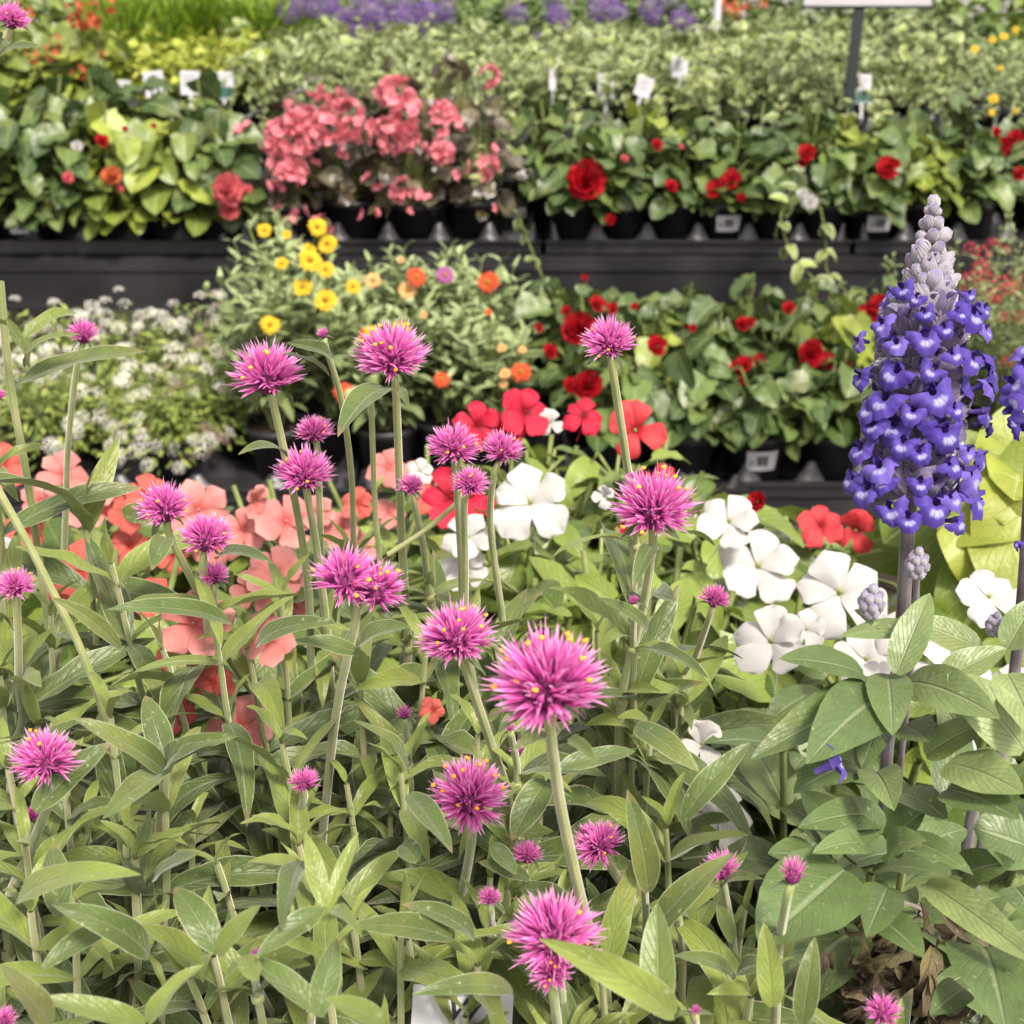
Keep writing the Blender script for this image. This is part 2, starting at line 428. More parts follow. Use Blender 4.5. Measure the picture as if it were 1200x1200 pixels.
M['paper'] = simplemat('white_tag_plastic', ('e8e6ea', .5), ('dcdae0', .5), rough=.5, scale=8)
M['ink'] = simplemat('black_print', ('242226', .8), rough=.6)
M['inkgrey'] = simplemat('grey_print', ('8a888e', .6), rough=.6)
M['teal'] = simplemat('dark_teal_print', ('1f5048', .8), rough=.5)
M['wood'] = simplemat('weathered_wood', ('8a7c72', .6), ('a89c90', .6), rough=.8, scale=20)
M['steel'] = simplemat('painted_steel', ('2c3234', .8), rough=.4, scale=10)
M['palepost'] = simplemat('pale_painted_post', ('c8c8cc', .6), rough=.5, scale=10)
M['concrete'] = simplemat('concrete', ('8c8880', .5), ('a09c94', .55), rough=.9, scale=3, bump=.2)
# ------------------------------------------------------------------ leaf and petal templates
rg = random.Random(7)
def pool(n, **k):
    out = []
    for i in range(n):
        kk = {}
        for a, b in k.items():
            kk[a] = rg.uniform(*b) if isinstance(b, tuple) else b
        kk['ph'] = rg.uniform(0, 6)
        out.append(leaf_t(**kk))
    return out
LV = {
    'g': pool(24, W=(.17, .26), nu=6, nv=12, shape='lance', a0=(.0, .35), bend=(-1.7, -.2), fold=(.12, .6), wave=(.06, .34), wf=(1.0, 3.0), twist=(-.9, .9), side=(-.09, .09)),
    'gb': pool(2, W=(.24, .31), nu=4, nv=6, shape='lance', a0=(.0, .35), bend=(-1.7, -.2), fold=(.12, .5), wave=(.04, .22), wf=(1.0, 2.4), twist=(-.6, .6), side=(-.05, .05)),
    'imp': pool(10, W=(.46, .56), nu=6, nv=9, shape='ovate', a0=(.0, .3), bend=(-1.1, -.3), fold=(.1, .4), wave=(.02, .12), wf=(1, 3), twist=(-.3, .3), serr=.025, sn=12),
    'sal': pool(10, W=(.36, .46), nu=6, nv=12, shape='ovate', a0=(.0, .3), bend=(-1.2, -.2), fold=(.15, .5), wave=(.03, .12), wf=(1, 2.5), twist=(-.5, .5), serr=.02, sn=10),
    'lv': pool(6, W=(.85, 1.0), nu=8, nv=10, shape='heart', a0=(0, .3), bend=(-1.0, -.3), fold=(.05, .3), wave=(.08, .2), wf=(1, 2.5), twist=(-.2, .2)),
    'beg': pool(10, W=(.7, .9), nu=6, nv=9, shape='heart', a0=(0, .3), bend=(-1.0, -.2), fold=(.1, .4), wave=(.06, .18), wf=(1, 3), side=(-.12, .12), serr=.07, sn=3.2),
    'brz': pool(6, W=(.75, .9), nu=4, nv=5, shape='round', a0=(0, .3), bend=(-1.0, -.2), fold=(.1, .5), wave=(.04, .12)),
    'vin': pool(8, W=(.55, .72), nu=4, nv=5, shape='heart', a0=(0, .3), bend=(-1.2, -.2), fold=(.1, .5), wave=(.04, .14)),
    'zin': pool(6, W=(.28, .38), nu=2, nv=5, shape='lance', a0=(0, .3), bend=(-1.2, -.1), fold=(.1, .5), wave=(.0, .1)),
    'sm': pool(4, W=(.3, .4), nu=2, nv=3, shape='lance', a0=(0, .3), bend=(-1.2, -.1), fold=(.1, .5)),
    'fea': pool(4, W=(.06, .09), nu=2, nv=5, shape='blade', a0=(0, .1), bend=(-.9, .3), fold=(.1, .5)),
    'dead': pool(6, W=(.3, .5), nu=6, nv=10, shape='ovate', a0=(0, .5), bend=(-3.2, -1.4), fold=(.4, 1.1), wave=(.3, .6), wf=(1.5, 3.5), twist=(-2, 2)),
}
BR = [leaf_t(W=rg.uniform(.13, .18), nu=2, nv=4, shape='bract', a0=0, bend=rg.uniform(-.35, .35), fold=rg.uniform(.3, .9)) for i in range(8)]
BALL = ball_t(8, 5)
IPET = [leaf_t(W=rg.uniform(.78, .98), nu=10, nv=10, shape='petal', a0=.35, bend=rg.uniform(-1.3, -.3), fold=rg.uniform(-.3, .15), wave=rg.uniform(.08, .22), wf=rg.uniform(.8, 1.8), notch=rg.uniform(.05, .14), ph=rg.uniform(0, 6)) for i in range(10)]
BPET = [leaf_t(W=rg.uniform(1.0, 1.2), nu=4, nv=5, shape='petal', a0=0, bend=.4, fold=.1, wave=.06, wf=1.3, ph=rg.uniform(0, 6)) for i in range(6)]
RAY = [leaf_t(W=.36, nu=2, nv=4, shape='ray', a0=.1, bend=-.3, fold=.2)]

def bx(M_, ang_dir, ang_up):  # not used
    pass
def petal_M(az, el, sc, z=0.0, r0=0.0, roll=0.0):
    d = np.array((math.cos(az) * math.cos(el), math.sin(az) * math.cos(el), math.sin(el)))
    u = np.array((-math.cos(az) * math.sin(el), -math.sin(az) * math.sin(el), math.cos(el)))
    sdv = np.cross(d, u); u = u * math.cos(roll) + sdv * math.sin(roll)
    loc = np.array((math.cos(az) * r0, math.sin(az) * r0, z))
    return frame(loc, d, u, sc)

# flower meshes, unit radius, facing +Z -------------------------------------
def imp_flower(seed, mats, curl=0.0):
    r = random.Random(seed); mb = MB()
    spec = [(90, .86, 1.0), (18, .9, .55), (162, .9, .5), (-50, .98, .2), (-128, .98, .25)]
    for k, (a, sc, z) in enumerate(spec):
        mb.add(r.choice(IPET), petal_M(R(a + r.uniform(-9, 9)), r.uniform(.0, .28) + curl * (1 if k < 3 else -.3), sc * r.uniform(.9, 1.06), .02 * (5 - k), .02, r.uniform(-.15, .15)), r.random())
    mb.add(BALL, zframe((0, 0, .07), (0, 0, 1), 0, .055), .5, 1)
    mb.tube(smooth_path([(0, 0, 0), (0, -.12, -.25), (0, -.5, -.55), (0, -.9, -.5)], 3), [.08, .05, .03, .03, .025, .02, .02, .015, .015, .01], 5, .5, 0)
    return mb.build('flower', mats, mesh_only=True)
def imp_half(seed, mats):            # half-closed / side-on flower with a standing petal
    r = random.Random(seed); mb = MB()
    for a, el_, sc in ((90, .9, 1.0), (60, .6, .9), (130, .75, .9), (-40, -.1, .95), (-130, .2, .9)):
        mb.add(r.choice(IPET), petal_M(R(a), el_ + r.uniform(-.15, .15), sc, .02, .03, r.uniform(-.3, .3)), r.random())
    mb.add(BALL, zframe((0, 0, .07), (0, 0, 1), 0, .055), .5, 1)
    return mb.build('flower', mats, mesh_only=True)
def rose_flower(seed, mat, full=True):
    r = random.Random(seed); mb = MB()
    for n, el_, sc, z in (((6, .15, .95, 0), (6, .45, .85, .05), (5, .75, .7, .1), (4, 1.05, .55, .12), (3, 1.3, .45, .15)) if full else ((4, .2, .9, 0), (4, .6, .75, .05), (3, 1.0, .55, .1))):
        o = r.uniform(0, 6)
        for k in range(n):
            mb.add(r.choice(BPET), petal_M(o + 2 * math.pi * k / n + r.uniform(-.2, .2), el_ + r.uniform(-.15, .15), sc * r.uniform(.9, 1.1), z, .05), r.random())
    return mb.build('flower', mat, mesh_only=True)
def cluster_flower(seed, mat, n=8, pet=4, size=.42):
    r = random.Random(seed); mb = MB()
    for k in range(n):
        ph = r.uniform(0, 6.28); th = math.acos(1 - r.random() * 1.1)
        d = np.array((math.sin(th) * math.cos(ph), math.sin(th) * math.sin(ph), math.cos(th)))
        c = d * r.uniform(.45, .75) * np.array((1, 1, .8)); Z = zframe(c, nrm(d + np.array((r.uniform(-.5, .5), r.uniform(-.5, .5), 0))), r.uniform(0, 6))
        for q in range(pet):
            s_ = size * (1.1 if q % 2 == 0 else .75) * r.uniform(.85, 1.15)
            mb.add(r.choice(BPET), Z @ petal_M(2 * math.pi * q / pet, r.uniform(.1, .5), s_, 0, .02), r.random())
    return mb.build('flower_cluster', mat, mesh_only=True)
def tiny_cluster(seed, mat, n=26, size=.26, flat=.7):
    r = random.Random(seed); mb = MB()
    for k in range(n):
        ph = k * 2.399; th = math.acos(1 - (k + .5) / n * .95)
        d = np.array((math.sin(th) * math.cos(ph), math.sin(th) * math.sin(ph), math.cos(th)))
        Z = zframe(d * np.array((.8, .8, flat)) * r.uniform(.85, 1.05), nrm(d + np.array((r.uniform(-.4, .4), r.uniform(-.4, .4), .2))), r.uniform(0, 6))
        for q in range(4):
            mb.add(SMP, Z @ petal_M(q * math.pi / 2, .2, size * .62 * r.uniform(.8, 1.1)), r.random())
    return mb.build('flower_cluster', mat, mesh_only=True)
SMP = leaf_t(W=.9, nu=2, nv=2, shape='round', a0=0, bend=.2, fold=.1)
def daisy(seed, mat):
    r = random.Random(seed); mb = MB()
    for n, el_, sc, o in ((12, .05, 1.0, 0), (11, .25, .85, .25)):
        for k in range(n):
            mb.add(RAY[0], petal_M(o + 2 * math.pi * k / n, el_ + r.uniform(-.12, .12), sc * r.uniform(.88, 1.05), .04, .05), r.random())
    mb.add(BALL, zframe((0, 0, .1), (0, 0, 1), 0, .26), .5, 1)
    return mb.build('flower', [mat, M['centre']], mesh_only=True)

def gomph_head(seed, n=78, pol=112, flat=.86, sparse=1.0, anth=10, double=False):
    """globe of narrow pointed bracts, radius 1, stalk end at the origin side -Z"""
    r = random.Random(seed); mb = MB()
    cents = [(np.array((0, 0, .18)), 1.0, n)]
    if double: cents = [(np.array((-.34, 0, .22)), .82, int(n * .75)), (np.array((.42, .02, .1)), .74, int(n * .7))]
    tips = []
    for c0, rad, nn in cents:
        nn = int(nn * 1.35); mb.add(BALL, zframe(c0 * .8, (0, 0, 1), 0, .34 * rad), .3, 1)
        for k in range(nn):
            ph = k * 2.39996 + r.uniform(-.25, .25); ct = 1 - (k + .5) / nn * (1 - math.cos(R(pol))); th = math.acos(ct)
            d = np.array((math.sin(th) * math.cos(ph), math.sin(th) * math.sin(ph), math.cos(th)))
            L0 = rad * r.uniform(.9, 1.06) * (1.0 - .10 * (th > 1.7))
            for q in range(3):
                dd = nrm(d + np.array([r.uniform(-.32, .32) for _ in range(3)]))
                st = c0 * .8 + d * (.36 + r.uniform(-.08, .05)) * rad; dd = nrm(dd + np.array((0, 0, .34)))
                L = (L0 * r.uniform(.78, 1.0) - .36 * rad)
                up = nrm(np.cross(dd, (r.uniform(-1, 1), r.uniform(-1, 1), r.uniform(-1, 1))))
                sw = r.uniform(.55, .95)
                Mf = frame(st, dd * np.array((1, 1, flat)), up, L, sx=rad * .82 * sw, sz=L)
                mb.add(r.choice(BR), Mf, min(1, max(0, .55 + .5 * ct * .5 + r.uniform(-.35, .35))))
            (d[2] > -.25) and tips.append(st + nrm(dd * np.array((1, 1, flat))) * L * .86)
    r.shuffle(tips)
    for t in tips[:anth]:
        for q in range(5):
            a = q * 1.2566
            mb.add(BALL, zframe(t + np.array((math.cos(a), math.sin(a), r.uniform(-.4, .4))) * .026, (0, 0, 1), 0, r.uniform(.02, .034)), .5, 2)
    # green bract leaves below are separate parts
    return mb.build('flower_head', [M['bract'], M['gcore'], M['anther']], mesh_only=True)
HEADS = {'full': [gomph_head(10 + i, 100, 110, .88, anth=9 + i * 2) for i in range(3)],
         'dome': [gomph_head(20 + i, 76, 97, .82, anth=5 + i) for i in range(3)],
         'double': [gomph_head(30 + i, 74, 112, .86, anth=14, double=True) for i in range(2)],
         'small': [gomph_head(40 + i, 40, 88, .95, anth=0) for i in range(3)],
         'tuft': [gomph_head(50, 15, 60, 1.1, anth=0)],
         'bud': [gomph_head(60, 22, 70, 1.15, anth=0)]}

# ------------------------------------------------------------------ pots, labels, trays
def pot_parts(root, rt=.05, rb=.037, h=.09, label=False, lab_ang=-1.57, org=(0, 0, 0), cup=True):
    mb = MB()
    mb.add(lathe_t([(0, 0), (rb, 0), (rb + (rt - rb) * .8, h * .82), (rt * 1.0, h * .83), (rt * 1.04, h), (rt * .97, h), (rt * .93, h * .86)], 20))
    p = mb.build('pot', M['pot'], root)
    mb = MB(); mb.add(lathe_t([(rt * .94, h * .86), (rt * .5, h * .9), (0.0005, h * .9)], 14)); mb.build('soil', M['soil'], p)
    if label:
        mb = MB(); r = rt * .955; z0, z1 = h * .38, h * .74; wv = .55
        V = []; U = []
        for j, z in enumerate((z0, z1)):
            rr = rb + (rt - rb) * .8 * (z / (h * .82)) + .0012
            for i in range(7):
                a = lab_ang - wv + 2 * wv * i / 6; V.append((rr * math.cos(a), rr * math.sin(a), z)); U.append((i / 6, j))
        mb.add(T(V, gridF(6, 1), U))
        rnd_ = random.Random(3)
        def band(a0, a1, za, zb, mi):
            V = []
            for z in (za, zb):
                rr = rb + (rt - rb) * .8 * (z / (h * .82)) + .0018
                for a in (a0, a1): V.append((rr * math.cos(a), rr * math.sin(a), z))
            mb.add(T(V, [(0, 1, 3, 2)], [(0, 0)] * 4), None, .5, mi)
        a = lab_ang - .2
        while a < lab_ang + .2:
            wd = rnd_.choice((.008, .014, .02)); band(a, a + wd, z0 + .009, z1 - .007, 1); a += wd + rnd_.choice((.01, .016))
        for k in range(3): band(lab_ang - .42, lab_ang + .4 - .1 * k, z1 - .003 - .0022 * (k == 0), z1 - .002 - .0022 * (k == 0), 1) if k == 0 else None
        for k in range(2): band(lab_ang - .42, lab_ang - .28, z0 + .010 + .005 * k, z0 + .0125 + .005 * k, 1)
        mb.build('label', [M['paper'], M['ink']], p)
    return p

def make_tray(nx, ny, sp, name='plant_tray', low=False):
    """a black carry tray with raised humps between the pot wells; origin front-left corner"""
    mb = MB(); Wd, Dp = nx * sp, ny * sp; hz = .018
    mb.add(box_t(0, Wd, 0, Dp, .002, .008))
    for (a, b, c, d) in ((0, Wd, 0, .006), (0, Wd, Dp - .006, Dp), (0, .006, .0062, Dp - .0062), (Wd - .006, Wd, .0062, Dp - .0062)):
        mb.add(box_t(a, b, c, d, .0085, .024 if low else .028))
    mb.add(box_t(-.004, Wd + .004, -.006, .003, .0245, .0275))
    hh = .060 if not low else .045
    for i in range(nx + 1):
        for j in range(ny + 1):
            x, y = i * sp, j * sp
            s0, s1 = sp * .36, sp * .05
            xa, xb = max(.0065, x - s0), min(Wd - .0065, x + s0); ya, yb = max(.0065, y - s0 * .9), min(Dp - .0065, y + s0 * .9)
            xc, yc = min(max(x, .012), Wd - .012), min(max(y, .012), Dp - .012)
            q = []
            for t_, z in ((0, .0086), (.35, .0086 + hh * .30), (.7, hh * .72), (.93, hh * .97), (1, hh)):
                f = 1 - t_ ** .8 * .86
                q.append([(xc + (xa - xc) * f, yc + (ya - yc) * f, z), (xc + (xb - xc) * f, yc + (ya - yc) * f, z), (xc + (xb - xc) * f, yc + (yb - yc) * f, z), (xc + (xa - xc) * f, yc + (yb - yc) * f, z)])
            V = [p for l in q for p in l]; F = []
            for l in range(4):
                for k in range(4):
                    a = l * 4 + k; b = l * 4 + (k + 1) % 4; F.append((a, b, b + 4, a + 4))
            F.append((16, 17, 18, 19))
            mb.add(T(V, F, [(0, 0)] * len(V)))
    return mb.build(name, M['tray'], flat=False)

# ------------------------------------------------------------------ foliage generators
def dome(mb, n, Rx, H, z0, pl, size, rng, droop=.25, fill=(.5, 1.0), stalk=None, thmax=1.75, upb=.6, mi=0, smi=1, base=(0, 0, .08), rb=(0, 1)):
    for k in range(n):
        ph = k * 2.39996 + rng.uniform(-.5, .5); ct = 1 - rng.random() * (1 - math.cos(thmax)); th = math.acos(ct)
        f = rng.uniform(*fill)
        o = np.array((math.cos(ph), math.sin(ph), 0.0))
        p = np.array((Rx * math.sin(th) * math.cos(ph) * f, Rx * math.sin(th) * math.sin(ph) * f, z0 + H * ct * f))
        d = nrm(o * (.35 + math.sin(th)) + np.array((rng.uniform(-.6, .6), rng.uniform(-.6, .6), rng.uniform(-.3, .5) - droop)))
        up = nrm(UP * upb + o * .6 * math.sin(th) + np.array((rng.uniform(-.5, .5), rng.uniform(-.5, .5), 0)))
        s = rng.uniform(*size)
        q = p - d * s * .5
        mb.add(rng.choice(pl), frame(q, d, up, s), rng.uniform(*rb), mi)
        if stalk:
            b = np.array(base) + np.array((rng.uniform(-.015, .015), rng.uniform(-.015, .015), 0))
            mid = (b + q) / 2 + np.array((0, 0, .02)) + o * .005
            mb.tube([b, mid, q], stalk, 4, rng.random(), smi)

def trail(mb, pts, pl, size, rng, step=.025, r=.0012, mi=0, smi=1):
    path = smooth_path(pts, 8)
    mb.tube(path, r, 5, .7, smi)
    acc = 0
    for i in range(1, len(path)):
        acc += np.linalg.norm(path[i] - path[i - 1])
        if acc > step:
            acc = 0; tg = nrm(path[i] - path[i - 1]); a = rng.uniform(0, 6)
            for s_ in (0, math.pi):
                sd_ = nrm(np.cross(tg, (math.cos(a + s_), math.sin(a + s_), .4)))
                mb.add(rng.choice(pl), frame(path[i], nrm(sd_ + tg * .5 + np.array((0, 0, -.15))), nrm(UP + sd_ * .2 + np.array((0, -.5, 0))), rng.uniform(*size)), rng.random(), mi)

def sprout(mb, base, top, pl, size, rng, nodes=6, r=.0014, t0=.2, mi=0, smi=1, el_=.6, youngtop=True):
    base = np.asarray(base, float); top = np.asarray(top, float)
    mid = (base + top) / 2 + np.array((rng.uniform(-.01, .01), rng.uniform(-.01, .01), 0))
    path = smooth_path([base, mid, top], 6); mb.tube(path, [r * (1.3 - .6 * i / (len(path) - 1)) for i in range(len(path))], 5, .6, smi)
    a = rng.uniform(0, 6)
    for k in range(nodes):
        t = t0 + (1 - t0) * k / max(1, nodes - 1); i = min(len(path) - 2, int(t * (len(path) - 1))); p = path[i] + (path[i + 1] - path[i]) * (t * (len(path) - 1) - i)
        a += math.pi / 2 + rng.uniform(-.3, .3)
        for s_ in (0, math.pi):
            o = np.array((math.cos(a + s_), math.sin(a + s_), 0)); e = el_ + (.5 if k >= nodes - 1 else 0) + rng.uniform(-.2, .2)
            d = o * math.cos(e) + UP * math.sin(e)
            sz = rng.uniform(*size) * (1 if k < nodes - 2 else (.8 if k == nodes - 2 else .5))
            mb.add(rng.choice(pl), frame(p, d, nrm(UP - o * .3), sz), rng.uniform(0, .6) if k < nodes - 2 else rng.uniform(.6, 1), mi)
# ------------------------------------------------------------------ the setting
def struct(o): o['kind'] = 'structure'; return o
mb = MB(); mb.add(T([(-60, -40, 0), (60, -40, 0), (60, 120, 0), (-60, 120, 0)], [(0, 1, 2, 3)], [(0, 0), (1, 0), (1, 1), (0, 1)]))
struct(mb.build('ground', M['concrete'], flat=True))

ZF, Z1, Z2 = CAMZ - .62, CAMZ - .913, CAMZ - .70
def bench(x0, x1, y0, y1, z, fascia, label, legs=True):
    t = thing('display_bench', label, 'bench', ((x0 + x1) / 2, y0, 0))
    o = np.array(t.location)
    mb = MB(o)
    # slatted top
    y = y0 + .0; 
    while y < y1 - .01:
        mb.add(box_t(x0, x1, y, min(y + .085, y1), z - .022, z - .002)); y += .097
    mb.build('bench_top', M['bench'], t, flat=True)
    mb = MB(o); mb.add(box_t(x0, x1, y0 - .012, y0 - .002, z - .012 - fascia, z - .010)); 
    mb.add(box_t(x0, x1, y0 - .016, y0 - .0122, z - .020, z - .010)); mb.add(box_t(x0, x1, y0 - .016, y0 - .0122, z - .012 - fascia, z - .004 - fascia))
    mb.build('front_rail', M['bench'], t, flat=True)
    mb = MB(o); mb.add(box_t(x0, x1, y1 + .002, y1 + .012, z - .012 - fascia, z - .010)); mb.build('back_rail', M['bench'], t, flat=True)
    xs = [x0 + .08 + (x1 - x0 - .16) * i / 4 for i in range(5)]
    for x in xs:
        for yy in (y0 + .06, y1 - .06):
            mb = MB(o); mb.add(box_t(x - .022, x + .022, yy - .022, yy + .022, 0, z - .024)); mb.build('leg', M['bench'], t, flat=True)
    return t
bench(-1.1, 1.0, .08, 1.22, ZF, .07, 'near charcoal bench under the pink globe flowers and impatiens')
bench(-2.0, 2.1, 1.86, 2.46, Z1, .06, 'low charcoal bench under the white alyssum and zinnias')
bench(-2.6, 2.8, 2.565, 6.4, Z2, .084, 'large raised charcoal bench under the begonias and variegated vines')
# weathered posts under the raised bench at the left
for i, px in enumerate((18, 52)):
    p = PY(px, 380, 2.85); mb = MB((p[0], p[1], 0)); mb.add(box_t(p[0] - .02, p[0] + .02, p[1] - .02, p[1] + .02, 0, Z2 - .03))
    tag(mb.build('wooden_post', M['wood'], flat=True), None, 'post', 'weathered posts under the raised bench').location = (p[0], p[1], 0)
for i, o in enumerate([o for o in C.objects if o.name.startswith('wooden_post')]):
    o['label'] = ['pale weathered post under the raised bench, nearest the left edge', 'pale weathered post under the raised bench, second from the left'][i]

# trays on the raised bench, front row ------------------------------------------------
SPC = .1
YA = 2.60                                   # front lip of the row of trays
def xa(px, Y, z=Z2):                        # world x of a picture column at (Y, z)
    d = (Y * CP + (CAMZ - z) * SP); return (px - 600) / FPX * d
tray = make_tray(6, 2, SPC); tray.location = (xa(640, YA), YA, Z2)
tag(tray, 'black carry tray with the red begonia pots at the middle of the raised bench', 'tray', 'black carry trays')
def put_tray(src, x, y, z, label):
    o = src.copy(); C.objects.link(o); o.location = (x, y, z); o['label'] = label; return o
TX0 = xa(640, YA)
put_tray(tray, TX0 + .612, YA, Z2, 'black carry tray under the right hand red begonias on the raised bench')
put_tray(tray, TX0 - .612, YA + .0, Z2, 'black carry tray under the bronze leaved pink begonia')
put_tray(tray, TX0 - 1.224, YA - .0, Z2, 'black carry tray under the coral and apricot begonias at left')
for i in range(5):
    put_tray(tray, -1.75 + i * .612 + .1, 3.73, Z2, ['black carry tray under the yellow green leaved coral flowers at back left', 'black carry tray under the lime leaved plants', 'black carry tray under the variegated vines beside the lime plants', 'black carry tray under the variegated vines at the middle', 'black carry tray under the variegated vines beside the black sign post'][i])
ltray = make_tray(5, 4, .122, low=True); ltray.location = (xa(-40, 1.9, Z1), 1.9, Z1)
tag(ltray, 'black tray with pointed humps at the left front of the low bench', 'tray', 'black trays on the low bench')
put_tray(ltray, ltray.location.x + .62, 1.9, Z1, 'black tray under the zinnias on the low bench')
rtray = make_tray(6, 5, SPC); rtray.location = (xa(655, 1.92, Z1), 1.92, Z1)
tag(rtray, 'black tray under the red begonias on the low bench', 'tray', 'black trays on the low bench')
put_tray(rtray, rtray.location.x + .612, 1.92, Z1, 'black tray at the right end of the low bench')

# ------------------------------------------------------------------ flower meshes
FM = {}
IMW = {}
for c, ey in (('white', 'ileaf'), ('coral', 'coral'), ('pink', 'pink'), ('red', 'dred'), ('salmonred', 'dred')):
    FM[c] = [imp_flower(100 + i, [M[c], M['gstem2'] if c == 'white' else M[ey]], .0 if i < 2 else .12) for i in range(4)]
    FM[c + '_h'] = [imp_half(120 + i, [M[c], M['gstem2']]) for i in range(2)]
FM['rosered'] = [rose_flower(140 + i, M['dred']) for i in range(3)] ; FM['rosecoral'] = [rose_flower(144 + i, M['rose']) for i in range(2)]
FM['roseapricot'] = [rose_flower(148, M['apricot'])]
FM['budred'] = [rose_flower(150 + i, M['dred'], False) for i in range(2)]
FM['budcoral'] = [rose_flower(153, M['rose'], False)]
FM['bpink'] = [cluster_flower(160 + i, M['bpink'], 13 + i) for i in range(3)]
FM['bpink_s'] = [cluster_flower(165 + i, M['bpink'], 3, 4, .6) for i in range(2)]
FM['corals'] = [cluster_flower(168 + i, M['apricot'], 6, 4, .5) for i in range(2)]
FM['zy'] = [daisy(170 + i, M['yellow']) for i in range(2)]; FM['zo'] = [daisy(173, M['orange'])]; FM['zp'] = [daisy(175, M['peach'])]; FM['zm'] = [daisy(177, M['magenta'])]
FM['alw'] = [tiny_cluster(180 + i, M['tinywhite'], 22 + 4 * i) for i in range(3)]; FM['alp'] = [tiny_cluster(184, M['tinypink'], 22)]
FM['hel'] = [tiny_cluster(187 + i, M['purple'], 60, .22, .55) for i in range(3)]
FM['redt'] = [tiny_cluster(190 + i, M['tinyred'], 14, .34, 1.0) for i in range(2)]
FM['whitebud'] = [rose_flower(195, M['white'], False)]

RF = random.Random(99)
def flower(kind, px, py, wpx, Y, plant, name=None, face=None, spin=None, stem=None):
    """a bloom of the plant that stands at depth Y; its size is the real size seen there"""
    p = PY(px, py, Y); d = np.dot(p - CAM, (0, CP, -SP)); rad = wpx / 2 / FPX * d * 1.06
    toc = nrm(CAM - p)
    if face is None: face = (RF.uniform(-.35, .35), RF.uniform(-.1, .35))
    z = nrm(toc * .8 + UP * (.35 + face[1]) + np.array((1, 0, 0)) * face[0])
    # local Y of the flower kept upright
    y = nrm(UP - z * np.dot(UP, z)); x = np.cross(y, z); s = RF.uniform(-.5, .5) if spin is None else spin
    x2 = x * math.cos(s) + y * math.sin(s); y2 = np.cross(z, x2)
    Mx = np.eye(4); Mx[:3, 0] = x2 * rad; Mx[:3, 1] = y2 * rad; Mx[:3, 2] = z * rad; Mx[:3, 3] = p
    o = put(RF.choice(FM[kind]), name or ('flower_cluster' if 'cluster' in FM[kind][0].name else 'flower'), plant, Mx)
    if stem:
        b = np.array(plant.location) + np.array((RF.uniform(-.01, .01), 0, .1 if stem is True else stem))
        mb = MB(plant.location); e = p - z * rad * .15
        mb.tube(smooth_path([b, (b + e) / 2 + np.array((0, 0, .02)), e], 5), .0013, 5); mb.build('flower_stalk', M['gstem2'], plant)
    return o

# ------------------------------------------------------------------ background plants
def new_plant(name, label, cat, loc, group, label_on_pot=False, potkw=None):
    t = thing(name, label, cat, loc, group)
    pot_parts(t, label=label_on_pot, **(potkw or {}))
    return t
def leafy(t, fn, mats, name='foliage'):
    mb = MB(); fn(mb); return mb.build(name, mats, t)

# --- red begonias, raised bench
def beg_fol(seed, n=34, Rr=.105, H=.10, z0=.10, size=(.055, .09)):
    def f(mb):
        r = random.Random(seed)
        dome(mb, int(n * 2.0), Rr, H, z0, LV['beg'], (size[0] * .72, size[1] * .8), r, droop=.45, stalk=.0022, fill=(.45, 1.05), thmax=1.95, upb=.6)
    return f
BM = [M['bleaf'], M['gstem2']]; BMY = [M['bleafy'], M['gstem2']]
begs = []
labs = ['red begonia pot with a large crimson bloom, leftmost on the raised bench',
        'red begonia pot second from left of the raised bench red begonias',
        'red begonia pot third from left with a small crimson bud',
        'red begonia pot with a white barcode label and ragged crimson bloom',
        'leafy begonia pot behind the hanging variegated vine tip',
        'leafy begonia pot with a thin red bloom deep in the leaves',
        'begonia pot with barcode label, behind the tip of the blue flower spike',
        'begonia pot with pointed upright light green leaves',
        'leafy begonia pot at the right end of the front row']
for i, px in enumerate((672, 728, 786, 845, 905, 960, 1018, 1076, 1128)):
    x = xa(px, YA + .05); t = new_plant('begonia_plant', labs[i], 'begonia', (x, YA + .052, Z2 + .009), 'red begonias on the raised bench', i in (3, 6), dict(lab_ang=-1.45))
    leafy(t, beg_fol(300 + i, 30, .085 if i else .1, .10, .105), BM if i not in (7, ) else BMY); begs.append(t)
for i, px in enumerate((640, 700, 757, 815, 870, 930, 985, 1045, 1100)):
    x = xa(px, YA + .155); t = new_plant('begonia_plant', ['leafy begonia pot in the second row, ' + s for s in ('beside the bronze begonia', 'behind the large crimson bloom', 'with a tiny red bud at its top', 'behind the ragged crimson bloom', 'left of the black sign post', 'below the foot of the black sign post', 'right of the black sign post', 'behind the pointed light green leaves', 'nearest the right end')][i], 'begonia', (x, YA + .152, Z2 + .009), 'red begonias on the raised bench')
    leafy(t, beg_fol(320 + i, 30, .10, .13, .12), BMY if i in (2, 6) else BM)
for px, py, wd, k, j in ((688, 212, 52, 'rosered', 0), (716, 258, 16, 'budred', 1), (770, 171, 18, 'budred', 1), (787, 219, 20, 'budred', 2), (838, 222, 26, 'budred', 3), (857, 212, 32, 'budred', 3), (869, 232, 14, 'budred', 3), (946, 180, 26, 'budred', 5), (941, 192, 16, 'budred', 5), (1042, 198, 34, 'budred', 6), (732, 186, 12, 'budcoral', 1), (798, 172, 9, 'budcoral', 2)):
    flower(k, px, py, wd, YA - .03 if j < 9 else YA, begs[j])
